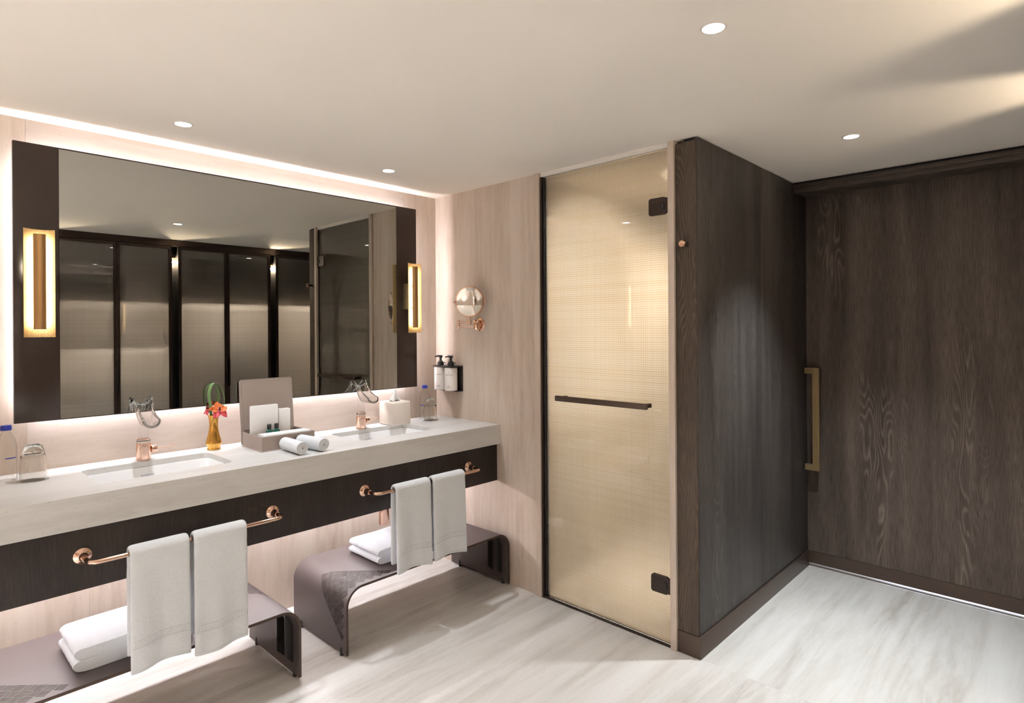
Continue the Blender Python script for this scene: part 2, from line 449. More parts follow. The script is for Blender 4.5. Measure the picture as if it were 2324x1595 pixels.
# ------------------------------------------------------------------ vanity wall with stone slabs
wv = struct(B('wall_vanity', 'grout', XLW, 0.05, 0.02, 0.12, 0, H))
for xa, xb in ((XLW, -2.06), (-2.06, -0.247), (-0.247, 0.0)):
    B('slab', 'stone_x' if xa == -2.06 else 'stone_z', xa + 0.0003, xb - 0.0003, 0.0, 0.02, 0.83, H, wv)
for xa, xb in ((XLW, -1.86), (-1.86, -0.62), (-0.62, 0.0)):
    B('slab', 'stone_z', xa + 0.0003, xb - 0.0003, 0.0, 0.02, 0, 0.829, wv)
struct(B('wall_left', 'stone_z', XLW - 0.1, XLW, -3.95, 0.1, 0, H))
# ------------------------------------------------------------------ shower wall
ws = struct(B('wall_shower', 'grout', 0.02, 0.12, -0.851, 0.12, 0, H))
B('slab', 'stone_z', 0.0, 0.02, -0.851, -0.0008, 0, H, ws)
struct(B('trim_1', 'stone_z', -0.012, 0.12, -0.889, -0.852, 0, H - 0.002, bev=0.001))
struct(B('trim_2', 'stone_z', -0.012, 0.12, -1.686, -1.656, 0, H - 0.002, bev=0.001))
struct(B('trim_3', 'white_trim', 0.004, 0.12, -1.655, -0.890, 2.264, H))
# shower room behind the glass
sr = sempty('wall_shower_room')
B('slab', 'stone_shower', 1.10, 1.14, -1.70, -0.60, 0, H, sr)
B('slab', 'stone_shower', 0.121, 1.10, -0.84, -0.80, 0, H, sr)
B('slab', 'stone_shower', 0.121, 1.10, -1.72, -1.69, 0, H, sr)
# ------------------------------------------------------------------ panelled corner
wp = sempty('wall_panelled')
B('carcass', 'black_gap', 0.012, 1.50, YK + 0.012, -1.725, 0.0, H, wp)
B('panel', 'wood_end', 0.0, 0.014, YK + 0.004, -1.688, 0.097, H - 0.016, wp, bev=0.001)
B('panel', 'wood_panel', 0.004, 0.7115, YK, YK + 0.014, 0.099, H - 0.006, wp, bev=0.001)
B('panel', 'wood_panel', 0.7145, 1.45, YK, YK + 0.014, 0.099, H - 0.006, wp, bev=0.001)
bb = struct(B('baseboard_right', 'bronze', -0.003, 1.421, YK - 0.006, -1.688, 0.0, 0.096, bev=0.0008))
# ------------------------------------------------------------------ sliding door and lintel
tl = sempty('trim_4')
B('fascia', 'wood_lintel', XL, XL + 0.05, -3.25, YK, 2.222, H - 0.018, tl, bev=0.001)
B('soffit', 'wood_lintel', XL + 0.05, XD + 0.10, -3.25, YK, 2.232, H - 0.02, tl)
B('fascia', 'wood_lintel', XL - 0.012, XL, -3.25, YK, 2.247, H - 0.014, tl, bev=0.001)
B('shadow_gap', 'black_gap', XL + 0.004, XD + 0.1, -3.25, YK, H - 0.02, H, tl)
d2 = sempty('door_2')
B('leaf', 'wood_door', XD, XD + 0.045, -3.25, YK + 0.004, 0.094, 2.24, d2)
B('kick_plate', 'bronze', XD - 0.003, XD + 0.048, -3.25, YK - 0.001, 0.021, 0.093, d2)
hd = sempty('handle'); del hd['kind']; hd.parent = d2
for (ya, yb, za, zb) in ((-1.879, -1.843, 0.595, 1.203), (-1.843, -1.800, 1.168, 1.203), (-1.843, -1.800, 0.595, 0.630)):
    bm = bmesh.new(); n = 6
    vert = (zb - za) > 0.1
    for k in range(n):
        g = 0.0006
        if vert: box(bm, 1.345, 1.3575, ya + (yb - ya) * k / n + g, ya + (yb - ya) * (k + 1) / n - g, za, zb, 0.0008, 1)
        else: box(bm, 1.345, 1.3575, ya, yb, za + (zb - za) * k / n + g, za + (zb - za) * (k + 1) / n - g, 0.0008, 1)
    box(bm, 1.350, 1.366, ya, yb, za, zb)
    finish(bm, 'grip', 'brass', hd)
for z in (0.612, 1.186): B('standoff', 'brass', 1.366, XD, -1.845, -1.812, z - 0.014, z + 0.014, hd)
struct(B('trim_5', 'stone_x', XD + 0.012, XD + 0.06, -3.25, YK, 0.0, 0.004))
struct(B('wall_hall', 'white_trim', 1.95, 2.0, -3.3, -1.7, 0, H))
lamp('AREA', 'hall_light', (1.80, -2.55, 0.30), 8.0, (0.72, 0.82, 1.0), d2, (0, math.radians(75), 0), shape='RECTANGLE', size=0.3, size_y=0.9)
# ------------------------------------------------------------------ shower door
d1 = sempty('door_1')
B('glass_pane', 'weave', 0.012, 0.022, -1.6500, -0.9165, 0.014, 2.262, d1)
B('side_channel', 'bronze_d', -0.004, 0.045, -0.902, -0.890, 0.0, 2.262, d1)
B('seal', 'black', 0.004, 0.034, -0.9165, -0.9035, 0.004, 2.255, d1, bev=0.002)
B('hinge_seal', 'thin', 0.006, 0.030, -1.6555, -1.6505, 0.022, 2.262, d1)
B('bottom_rail', 'bronze_d', -0.002, 0.032, -1.655, -0.903, 0.0, 0.010, d1, bev=0.001)
B('bottom_seal', 'thin', 0.008, 0.028, -1.650, -0.917, 0.0102, 0.0138, d1)
hb = B('handle', 'bronze', -0.058, -0.040, -1.567, -1.028, 1.073, 1.101, d1, bev=0.004)
for y in (-1.545, -1.05):
    B('standoff', 'bronze_d', -0.0402, 0.012, y - 0.009, y + 0.009, 1.078, 1.096, hb)
for z in (2.003, 0.274):
    bm = bmesh.new()
    prism(bm, [(y, zz) for y, zz in rrect(-1.640, -1.553, z - 0.040, z + 0.040, 0.012)], -0.002, 0.012, 'yz')
    hg = finish(bm, 'hinge', 'bronze_d', d1, 30)
    B('knuckle', 'black', -0.006, 0.024, -1.634, -1.618, z - 0.016, z + 0.016, hg, bev=0.003)
    B('wall_plate', 'bronze_d', -0.004, 0.03, -1.655, -1.640, z - 0.034, z + 0.034, hg, bev=0.001)

# ------------------------------------------------------------------ downlights
def downlight(x, y, label, power=DOWN_W, col=DOWN_COL, z=H, size=88, tilt=0.0, soft=0.03):
    t = thing('ceiling_downlight', label, 'downlight', (x, y, z), 0, 'recessed ceiling downlights')
    bm = bmesh.new(); lathe(bm, [(0.033, -0.0035), (0.030, -0.0035), (0.030, 0.0), (0.036, 0.0), (0.036, -0.0015)], n=32, closed=True)
    finish(bm, 'trim_ring', 'white_trim', t, 40)
    bm = bmesh.new(); lathe(bm, [(0.0298, -0.0016), (0.0298, -0.0003)], n=32)
    finish(bm, 'lens', 'lens', t)
    lamp('SPOT', 'spot', (0, 0, -0.006), power, col, t, (math.radians(tilt), 0, 0), spot_size=math.radians(size), spot_blend=0.9, shadow_soft_size=soft)
    return t
downlight(-0.850, -2.265, 'round downlight in open ceiling, largest and nearest in view', DOWN_W * 0.46)
downlight(0.493, -2.273, 'round downlight near the dark panelled corner', DOWN_W * 1.12, col=(0.88, 0.95, 1.0), size=82)
downlight(-1.609, -0.378, 'round downlight above the left basin by the mirror', DOWN_W * 0.38, size=72)
downlight(-0.608, -0.362, 'round downlight above the right basin near the corner', DOWN_W * 0.38, size=72)
for x_, y_, l_ in ((-2.20, -2.27, 'nearest the camera'), (-3.25, -2.27, 'left of the camera'), (-4.10, -2.27, 'by the far left wall near the wardrobes'), (-3.35, -1.25, 'beyond the left worktop end'), (-4.15, -1.25, 'by the far left wall near the vanity side')):  # added unseen downlights: their bounce off the floor fills the ceiling
    downlight(x_, y_, 'added fill downlight out of frame, ' + l_, DOWN_W * (0.5 if x_ > -3 else 1.7))
downlight(0.58, -1.38, 'round downlight inside the shower behind the woven glass', SHOWER_W, (1.0, 0.98, 0.945), size=118, tilt=33, soft=0.06)

# ------------------------------------------------------------------ wardrobe wall (seen in the mirror)
wb = struct(B('wall_back', 'ward_dark', XLW, 2.0, -3.95, -3.85, 0, H))
struct(B('wall_back_left', 'stone_z', XLW, -3.36, YW - 0.1, YW, 0, H))
struct(B('trim_6', 'ward_frame', XLW, XL - 0.002, YW - 0.03, YW, 2.228, H))
struct(B('baseboard_back', 'ward_frame', XLW, XL - 0.002, YW - 0.03, YW, 0, 0.06))
POSTS = [-2.432, -1.507, -0.582, 0.343]
def wardrobe(x0, x1, label, nd, shelves, fit):
    t = thing('wardrobe', label, 'wardrobe', ((x0 + x1) / 2, YW, 0), 0, 'wardrobe units along the back wall')
    hw = (x1 - x0) / 2
    y1 = -0.045; yb = -0.60
    bm = bmesh.new()
    box(bm, -hw, -hw + 0.016, yb, y1, 0.061, 2.227); box(bm, hw - 0.016, hw, yb, y1, 0.061, 2.227)
    box(bm, -hw + 0.016, hw - 0.016, yb, yb + 0.015, 0.061, 2.227)
    box(bm, -hw + 0.016, hw - 0.016, yb, y1, 2.21, 2.227); box(bm, -hw + 0.016, hw - 0.016, yb, y1, 0.061, 0.08)
    finish(bm, 'carcass', 'ward_in', t)
    for z in shelves:
        s = B('shelf', 'ward_dark', -hw + 0.017, hw - 0.017, yb + 0.016, y1 - 0.06, z, z + 0.022, t)
        B('lip', 'ward_dark', -hw + 0.017, hw - 0.017, y1 - 0.066, y1 - 0.0605, z - 0.013, z - 0.0003, s)
        B('light_strip', 'led_w', -hw + 0.03, hw - 0.03, y1 - 0.100, y1 - 0.085, z - 0.006, z - 0.0005, s)
    for (a, b, c, d) in fit:
        B('fitting', 'ward_dark', a, b, yb + 0.03, y1 - 0.10, c, d, t, bev=0.01)
    dw = 2 * hw / nd
    for k in range(nd):
        a = -hw + k * dw + 0.0015; b = a + dw - 0.003
        bm = bmesh.new()
        for q in ((a, a + 0.022, 0.065, 2.224), (b - 0.022, b, 0.065, 2.224), (a + 0.022, b - 0.022, 0.065, 0.10), (a + 0.022, b - 0.022, 2.200, 2.224)):
            box(bm, q[0], q[1], -0.028, -0.002, q[2], q[3])
        dr = finish(bm, 'door', 'ward_frame', t)
        B('pane', 'weave_w', a + 0.0225, b - 0.0225, -0.018, -0.012, 0.1005, 2.1995, dr)
        hx = b - 0.011 if (k % 2 == 0 and nd == 2) else a + 0.011
        B('handle', 'bronze_d', hx - 0.006, hx + 0.006, -0.0015, 0.022, 0.905, 1.170, dr, bev=0.002)
    return t
edges = [-3.357] + POSTS + [XL]
labs = ['glazed wardrobe unit at the far left, outside the mirror view', 'glazed wardrobe unit just left of the mirror view',
        'leftmost glazed wardrobe unit reflected in the vanity mirror', 'glazed wardrobe unit between the two amber-lit posts in the mirror',
        'glazed wardrobe unit reflected beside the shower door, cut off by the panelled corner']
for k in range(5):
    a = edges[k] + (0.03 if k else 0.0); b = edges[k + 1] - (0.03 if k < 4 else 0.004)
    fit = [(-0.36, 0.05, 0.09, 0.62), (-0.40, 0.40, 0.90, 0.95)] if k in (1, 2) else ([(0.02, 0.26, 0.25, 1.30)] if k == 3 else [])
    wardrobe(a, b, labs[k], 2, [1.745, 1.34] if k < 3 else [1.745], fit)
for k, x in enumerate(POSTS):
    t = thing('post_lamp', ['post lamp outside the mirror view at the far left', 'post lamp just left of the mirror view', 'amber lamp in the dark post left of the mirror centre', 'amber lamp in the dark post by the reflected shower door'][k], 'lamp', (x, YW, 0), 0, 'lamps in the wardrobe posts')
    B('niche', 'black', -0.029, 0.029, -0.10, -0.085, 0.062, 2.226, t)
    for s in (-1, 1): B('jamb', 'black', s * 0.026, s * 0.0295, -0.0849, -0.001, 0.062, 2.226, t)
    B('lens', 'amber', -0.016, 0.016, -0.078, -0.052, 2.118, 2.124, t)
    B('housing', 'bronze_d', -0.018, 0.018, -0.084, -0.048, 2.125, 2.15, t)
    lamp('POINT', 'glow', (0, -0.058, 2.085), NICHE_W, NICHE_COL, t, shadow_soft_size=0.008)

# ------------------------------------------------------------------ vanity mirror
MX = (-2.108, -1.967, -0.354, -0.2095); MZ = (1.100, 2.177)
vm = thing('vanity_mirror', 'wide backlit vanity mirror with dark brown side panels', 'mirror', ((MX[0] + MX[3]) / 2, 0, MZ[0]))
def mb(name, mat, x0, x1, y0, y1, z0, z1, parent=vm, bev=0.0):
    ox = vm.location.x if parent is vm else 0; oz = MZ[0] if parent is vm else 0
    return B(name, mat, x0 - ox, x1 - ox, y0, y1, z0 - oz, z1 - oz, parent, bev)
mb('mirror_glass', 'mirror', MX[1] + 0.001, MX[2] - 0.001, MY, MY + 0.006, MZ[0] + 0.004, MZ[1] - 0.005)
mb('side_panel', 'bronze_panel', MX[0], MX[1], MY - 0.001, MY + 0.006, MZ[0], MZ[1], bev=0.001)
mb('side_panel', 'bronze_panel', MX[2], MX[3], MY - 0.001, MY + 0.006, MZ[0], MZ[1], bev=0.001)
bm = bmesh.new()
ox, oz = vm.location.x, MZ[0]
box(bm, MX[0] - ox, MX[3] - ox, MY + 0.0062, -0.050, 0, MZ[1] - oz)
box(bm, MX[1] - ox, MX[2] - ox, MY - 0.001, MY + 0.0062, MZ[1] - oz - 0.005, MZ[1] - oz)
box(bm, MX[1] - ox, MX[2] - ox, MY - 0.001, MY + 0.0062, 0, 0.004)
finish(bm, 'backing_frame', 'bronze_d', vm)
IN = 0.055
mb('mounting_box', 'white_trim', MX[0] + IN, MX[3] - IN, -0.0498, -0.001, MZ[0] + IN, MZ[1] - IN)
for (x0, x1, z0, z1) in ((MX[0] + IN, MX[3] - IN, MZ[1] - IN + 0.0005, MZ[1] - IN + 0.004), (MX[0] + IN, MX[3] - IN, MZ[0] + IN - 0.004, MZ[0] + IN - 0.0005),
                         (MX[0] + IN - 0.004, MX[0] + IN - 0.0005, MZ[0] + IN, MZ[1] - IN), (MX[3] - IN + 0.0005, MX[3] - IN + 0.004, MZ[0] + IN, MZ[1] - IN)):
    mb('light_strip', 'led', x0, x1, -0.030, -0.016, z0, z1)

# ------------------------------------------------------------------ sconces
def sconce(x, label):
    t = thing('wall_sconce', label, 'sconce', (x, MY, 1.633), 0, 'hammered brass sconces on the mirror panels')
    yo = -MY
    B('bracket', 'brass', -0.030, 0.012, -0.148 + yo + 0.022, -0.0012, -0.065, 0.085, t, bev=0.001)
    hw, hz = 0.0475, 0.205
    bm = bmesh.new()
    def fr(u, v): xx = (u * 2 - 1) * hw; return (xx, -0.125 + yo - 0.026 * (xx / hw) ** 2, (v * 2 - 1) * hz)
    def bk(u, v): p = fr(u, v); return (p[0], p[1] + 0.004, p[2])
    a = grid(bm, 13, 25, fr); b = grid(bm, 13, 25, bk)
    for i in range(12):
        bm.faces.new((a[i][0], a[i + 1][0], b[i + 1][0], b[i][0])); bm.faces.new((a[i][-1], b[i][-1], b[i + 1][-1], a[i + 1][-1]))
    for j in range(24):
        bm.faces.new((a[0][j], b[0][j], b[0][j + 1], a[0][j + 1])); bm.faces.new((a[-1][j], a[-1][j + 1], b[-1][j + 1], b[-1][j]))
    finish(bm, 'plate', 'hammer', t, 40)
    # half-round bar floating in front, LED behind it
    bm = bmesh.new(); n = 12; ring = []
    for k in range(n + 1):
        ang = PI * k / n; ring.append((0.0195 * math.cos(ang), -0.153 + yo - 0.011 * math.sin(ang)))
    prism(bm, ring, -0.175, 0.185, 'xy')
    br = finish(bm, 'bar', 'sconce_bar', t, 40)
    B('light_strip', 'led_s', -0.0165, 0.0165, -0.1528 + yo, -0.149 + yo, -0.165, 0.175, t)
    for z in (-0.06, 0.07): B('standoff', 'brass', -0.004, 0.004, -0.1489 + yo, -0.1262 + yo, z - 0.004, z + 0.004, t)
    return t
sconce(-2.040, 'glowing hammered brass sconce on the left mirror panel')
sconce(-0.280, 'glowing hammered brass sconce on the right mirror panel')

# ------------------------------------------------------------------ worktop with two basin cut-outs
SINKS = [(-1.915, -1.437, -0.432, -0.133), (-0.828, -0.347, -0.418, -0.128)]
XW0 = -2.85
wt = thing('worktop', 'long travertine vanity worktop with two sunken basins', 'worktop', (-1.4, -0.28, ZCB))
def cutplate(bm, x0, x1, y0, y1, holes, z0, z1):
    vs = [(x0, y0), (x1, y0), (x1, y1), (x0, y1)]; faces = [[0, 1, 2, 3]]; ed = []
    for h in holes:
        s = len(vs); vs += h; faces.append(list(range(s, s + len(h))))
    r = delaunay_2d_cdt([Vector(v) for v in vs], [], faces, 1, 1e-6)
    co, _, fc, _, _, of = r
    top = [bm.verts.new((c.x, c.y, z1)) for c in co]; bot = [bm.verts.new((c.x, c.y, z0)) for c in co]
    cnt = {}
    for f, o in zip(fc, of):
        if any(q > 0 for q in o): continue
        bm.faces.new([top[i] for i in f]); bm.faces.new([bot[i] for i in f][::-1])
        for i in range(len(f)):
            e = (f[i], f[(i + 1) % len(f)]); cnt[tuple(sorted(e))] = cnt.get(tuple(sorted(e)), []) + [e]
    for k, l in cnt.items():
        if len(l) == 1: a, b = l[0]; bm.faces.new((top[b], top[a], bot[a], bot[b]))
bm = bmesh.new()
holes = [rrect(a + 1.4, b + 1.4, c + 0.28, d + 0.28, 0.035, 6) for a, b, c, d in SINKS]
cutplate(bm, XW0 + 1.4, -0.0006 + 1.4, YC + 0.28, 0.2794, holes, ZC - 0.022 - ZCB, ZC - ZCB)
for v in [v for v in bm.verts if False]: pass
finish(bm, 'top', 'stone_top', wt)
bm = bmesh.new(); box(bm, XW0 + 1.4, -0.0006 + 1.4, YC + 0.28, YC + 0.303, 0, ZC - ZCB - 0.0221)
finish(bm, 'fascia', 'stone_top', wt)
B('light_channel', 'white_trim', XW0 + 1.45, 1.39, 0.195, 0.2790, -0.120, -0.100, wt)
B('light_strip', 'led_u', XW0 + 1.5, 1.35, 0.203, 0.223, -0.1260, -0.1203, wt)
# apron board
ap = thing('vanity_apron', 'dark veneer apron board hanging under the travertine worktop', 'vanity', (-1.4, YA, ZAB))
B('board', 'wood_apron', XW0 + 1.4, 1.3985, 0.0, 0.022, 0, ZCB - ZAB - 0.0005, ap, bev=0.0008)
# basins
for k, (a, b, c, d) in enumerate(SINKS):
    cx, cy = (a + b) / 2, (c + d) / 2
    t = thing('basin', ['white porcelain basin under the left tap', 'white porcelain basin under the right tap'][k], 'basin', (cx, cy, ZC - 0.16), 0, 'undermount basins')
    bm = bmesh.new(); loops = []
    zt = 0.16 - 0.0225
    for (gx, z, r) in ((0.030, zt, 0.05), (-0.004, zt, 0.034), (-0.006, zt - 0.004, 0.034), (-0.010, zt - 0.06, 0.036), (-0.018, 0.035, 0.04), (-0.034, 0.016, 0.05), (-0.06, 0.009, 0.05)):
        pl = rrect(a - gx - cx, b + gx - cx, c - gx - cy, d + gx - cy, max(r, 0.012), 6)
        loops.append([bm.verts.new((x, y, z)) for x, y in pl])
    for A, Bq in zip(loops[:-1], loops[1:]):
        n = len(A)
        for i in range(n): bm.faces.new((A[i], A[(i + 1) % n], Bq[(i + 1) % n], Bq[i]))
    bm.faces.new(loops[-1][::-1])
    o = finish(bm, 'bowl', 'porcelain', t, 50)
    md = o.modifiers.new('thickness', 'SOLIDIFY'); md.thickness = 0.008; md.offset = -1 if True else 1
    text('logo', 'DURAVIT', 0.012, 'logo', t, (-0.005, (d - cy) - 0.0095, 0.098), (math.radians(92), 0, 0))

# ------------------------------------------------------------------ taps
def tap(x, y, label):
    t = thing('basin_tap', label, 'tap', (x, y, ZC), 0, 'rose gold taps with crystal spouts')
    bm = bmesh.new(); lathe(bm, [(0.0265, 0), (0.0275, 0.002), (0.0275, 0.074), (0.0265, 0.075)], n=40)
    finish(bm, 'body', 'copper', t, 30)
    bm = bmesh.new(); lathe(bm, [(0.0255, 0.0755), (0.0272, 0.077), (0.0272, 0.083), (0.0250, 0.088)], n=40); finish(bm, 'glass_collar', 'crystal', t, 30)
    bm = bmesh.new(); lathe(bm, [(0.0235, 0.0885), (0.0240, 0.0895), (0.0240, 0.092), (0.0225, 0.0925)], n=40); finish(bm, 'collar_ring', 'copper', t, 30)
    bm = bmesh.new(); lathe(bm, [(0.0205, 0.093), (0.0205, 0.172), (0.0190, 0.172), (0.0190, 0.093)], n=40, closed=True); finish(bm, 'glass_column', 'faint', t, 30)
    # knob and pin lever on the right side
    bm = bmesh.new(); lathe(bm, [(0.011, 0.026), (0.0155, 0.029), (0.0165, 0.034), (0.0165, 0.046), (0.013, 0.050)], c=(0, 0, 0.043), n=28, axis='x'); lv = finish(bm, 'knob', 'copper', t, 40)
    bm = bmesh.new(); tube(bm, [(0.050, -0.002, 0.044), (0.118, -0.006, 0.049)], 0.0021, 10); finish(bm, 'pin_lever', 'copper', lv, 40)
    # crystal spout: an open channel poured forward and down, with raised pointed shoulders
    bm = bmesh.new()
    NU, NV = 23, 21
    def sp(u, v):
        a = v * 2 - 1
        yy = 0.008 - 0.128 * u
        zt = 0.270 - 0.088 * u ** 0.80 - 0.010 * math.sin(PI * u)          # upper edge falls to the lip
        zb = 0.150 + 0.004 * u + 0.092 * (1 - min(1.0, u / 0.30)) ** 2.0   # floor, closed by a rising back wall
        half = 0.0275 + 0.006 * (1 - u) ** 3 - 0.003 * math.sin(PI * u) + 0.003 * u ** 3
        e = 2.4 - 0.5 * u
        xx = half * math.sin(a * PI / 2) ** 1 * (1 + 0.10 * abs(a) ** 5 * (1 - u))
        zz = zb + (zt - zb) * abs(a) ** e
        return (xx, yy - 0.014 * u ** 3 * (1 - abs(a) ** 2) + 0.004 * (1 - u) ** 4 * (1 - a * a), zz)
    grid(bm, NU, NV, sp)
    o = finish(bm, 'spout', 'crystal', t, 0)
    for p in o.data.polygons: p.use_smooth = True
    md = o.modifiers.new('thickness', 'SOLIDIFY'); md.thickness = 0.0095; md.offset = 0
    md = o.modifiers.new('subdivision', 'SUBSURF'); md.levels = 1; md.render_levels = 1
    return t
tap(-1.684, -0.100, 'rose gold tap with clear crystal spout over the left basin')
tap(-0.616, -0.097, 'rose gold tap with clear crystal spout over the right basin')

# ------------------------------------------------------------------ bottles and tumblers
def bottle(x, y, label, mark):
    t = thing('water_bottle', label, 'bottle', (x, y, ZC), 0, 'clear water bottles with blue caps')
    prof = [(0.020, 0.0), (0.0295, 0.001), (0.0325, 0.006), (0.0325, 0.118), (0.031, 0.135), (0.026, 0.154), (0.0185, 0.168), (0.0145, 0.176), (0.0135, 0.184), (0.0135, 0.190)]
    bm = bmesh.new(); lathe(bm, prof + [(max(r - 0.0014, 0.001), max(h, 0.004)) for r, h in prof[::-1]], n=40, closed=True); finish(bm, 'body', 'water', t, 40)
    bm = bmesh.new(); lathe(bm, [(0.0165, 0.1865), (0.0170, 0.188), (0.0170, 0.2000), (0.0155, 0.205)], n=36)
    c = finish(bm, 'cap', 'blue', t, 30)
    bm = bmesh.new(); lathe(bm, [(0.0176, 0.188), (0.0176, 0.191), (0.0171, 0.191), (0.0171, 0.188)], n=36, closed=True); finish(bm, 'tamper_ring', 'blue', c, 30)
    # thin printed bar on the side turned to the room
    bm = bmesh.new()
    def f(u, v): a = math.radians(mark + (u - 0.5) * 62); return (0.0329 * math.cos(a), 0.0329 * math.sin(a), 0.086 + (v - 0.5) * 0.004)
    grid(bm, 9, 2, f); finish(bm, 'printed_mark', 'blue', t)
    return t
def tumbler(x, y, label):
    t = thing('tumbler', label, 'glass', (x, y, ZC), 0, 'upturned smoky tumblers')
    out = [(0.0385, 0.0), (0.0405, 0.020), (0.0410, 0.045), (0.0395, 0.075), (0.0345, 0.108), (0.028, 0.127), (0.018, 0.1345), (0.001, 0.1345)]
    inn = [(0.001, 0.104), (0.020, 0.104), (0.030, 0.098), (0.0350, 0.075), (0.0378, 0.045), (0.0375, 0.020), (0.0360, 0.0)]
    bm = bmesh.new(); lathe(bm, out + inn, n=44, closed=True); bmesh.ops.remove_doubles(bm, verts=bm.verts[:], dist=1e-5)
    o = finish(bm, 'bowl', 'tumbler', t, 60)
    bm = bmesh.new(); lathe(bm, [(0.0465, 0.0002), (0.0465, 0.0012), (0.0435, 0.0018), (0.0435, 0.0002)], n=44, closed=True)
    return bm and (finish(bm, 'rim', 'tumbler', t, 40), t)[1]
bottle(-2.137, -0.118, 'water bottle with blue cap at the left picture edge', -70)
bottle(-0.150, -0.072, 'water bottle with blue cap in the corner by the dispensers', -160)
tumbler(-2.068, -0.185, 'upturned smoky tumbler beside the left water bottle')
tumbler(-0.172, -0.150, 'upturned smoky tumbler in front of the right water bottle')

# ------------------------------------------------------------------ vase with orchids
vs_ = thing('bud_vase', 'small polished gold bud vase beside the left basin', 'vase', (-1.395, -0.090, ZC))
bm = bmesh.new()
lathe(bm, [(0.024, 0.0), (0.0275, 0.001), (0.0280, 0.007), (0.0255, 0.010), (0.0275, 0.013), (0.0285, 0.020), (0.0335, 0.024), (0.0345, 0.032), (0.0315, 0.045), (0.0240, 0.072), (0.0195, 0.098), (0.0185, 0.118), (0.0205, 0.142), (0.0245, 0.160), (0.0232, 0.160), (0.0190, 0.142), (0.017, 0.118), (0.004, 0.100)], n=48)
finish(bm, 'body', 'gold', vs_, 45)
def leaf(pts, w, label):
    o = None
    bm = bmesh.new(); n = 26
    P = [Vector(p) for p in pts]
    def cr(s):
        s = s * (len(P) - 1); i = min(int(s), len(P) - 2); u = s - i
        p0, p1, p2, p3 = P[max(i - 1, 0)], P[i], P[i + 1], P[min(i + 2, len(P) - 1)]
        return 0.5 * ((2 * p1) + (p2 - p0) * u + (2 * p0 - 5 * p1 + 4 * p2 - p3) * u * u + (3 * p1 - p0 - 3 * p2 + p3) * u ** 3)
    rows = []
    for k in range(n + 1):
        s = k / n; c = cr(s); d = (cr(min(1, s + .01)) - cr(max(0, s - .01))).normalized()
        ctr = Vector((0, -0.0, 0.20)); rad = (c - ctr)
        side = d.cross(rad).normalized() if d.cross(rad).length > 1e-4 else Vector((0, 1, 0))
        ww = w * (0.75 + 0.35 * math.sin(PI * min(1, s * 1.3))) * (1 if s < 0.55 else max(0.12, 1 - (s - 0.55) / 0.5))
        nrm = side.cross(d).normalized()
        rows.append([bm.verts.new(c + side * ww * q + nrm * (-0.0012 * (1 - abs(q)))) for q in (-1, -0.5, 0, 0.5, 1)])
    for A, Bq in zip(rows[:-1], rows[1:]):
        for i in range(4): bm.faces.new((A[i], A[i + 1], Bq[i + 1], Bq[i]))
    o = finish(bm, 'strap_leaf', 'leaf', None, 0, loc=(-1.395, -0.090, ZC))
    for p in o.data.polygons: p.use_smooth = True
    md = o.modifiers.new('thickness', 'SOLIDIFY'); md.thickness = 0.0009
    return tag(o, label, 'leaf')
leaf([(-0.012, -0.004, 0.150), (-0.018, -0.012, 0.200), (-0.026, -0.016, 0.262), (-0.010, -0.012, 0.305), (0.022, 0.000, 0.300), (0.044, 0.004, 0.262), (0.050, 0.000, 0.215), (0.034, -0.008, 0.175)], 0.0082, 'long green strap leaf looped forward over the gold vase')
leaf([(0.006, 0.008, 0.150), (0.020, 0.011, 0.205), (0.026, 0.013, 0.258), (0.012, 0.012, 0.296), (-0.010, 0.012, 0.300), (-0.028, 0.014, 0.276), (-0.036, 0.014, 0.232), (-0.022, 0.012, 0.190)], 0.0078, 'second green strap leaf bending behind the front loop')
def orchid(loc, dirv, label, sc=1.0):
    t = thing('orchid_flower', label, 'flower', loc)
    d = Vector(dirv).normalized(); q = d.to_track_quat('Z', 'Y').to_matrix()
    def petal(ang, ln, wd, cup, mat, name):
        bm = bmesh.new()
        def f(u, v):
            r = ln * u; ww = wd * (math.sin(PI * min(1, 0.06 + 0.94 * u) ** 0.8)) ** 0.8
            a = (v * 2 - 1)
            p = Vector((a * ww, 0.004 + r, cup * u * u * ln + 0.25 * abs(a) ** 2 * ww + 0.0025 * math.sin(9 * u + 4 * a)))
            p = Matrix.Rotation(ang, 3, 'Z') @ p
            return q @ (p * sc)
        grid(bm, 11, 9, f)
        o = finish(bm, name, mat, t, 0)
        for pl in o.data.polygons: pl.use_smooth = True
        md = o.modifiers.new('thickness', 'SOLIDIFY'); md.thickness = 0.0010
    R = math.radians
    petal(R(0), 0.036, 0.019, 0.35, 'petal', 'petal')
    petal(R(72), 0.036, 0.017, 0.1, 'petal', 'petal'); petal(R(-72), 0.036, 0.017, 0.1, 'petal', 'petal')
    petal(R(140), 0.040, 0.016, -0.15, 'petal2', 'petal'); petal(R(-140), 0.040, 0.016, -0.15, 'petal2', 'petal')
    bm = bmesh.new(); tube(bm, [q @ Vector((0, 0, 0.0)) * sc, q @ Vector((0, -0.004, 0.010)) * sc, q @ Vector((0, 0.004, 0.020)) * sc], 0.004, 10, rad=[0.0025, 0.005, 0.003])
    finish(bm, 'lip', 'lip', t, 40)
    bm = bmesh.new(); tube(bm, [(-d * 0.001), (Vector((0, 0, -0.02)))], 0.0016, 8); finish(bm, 'stalk', 'leaf', t, 40)
    return t
orchid((-1.381, -0.114, ZC + 0.181), (0.05, -0.75, 0.65), 'orange orchid bloom with crimson lower petals facing the room', 1.05)
orchid((-1.414, -0.087, ZC + 0.190), (-0.75, 0.05, 0.65), 'orange orchid bloom turned towards the left mirror edge', 0.85)

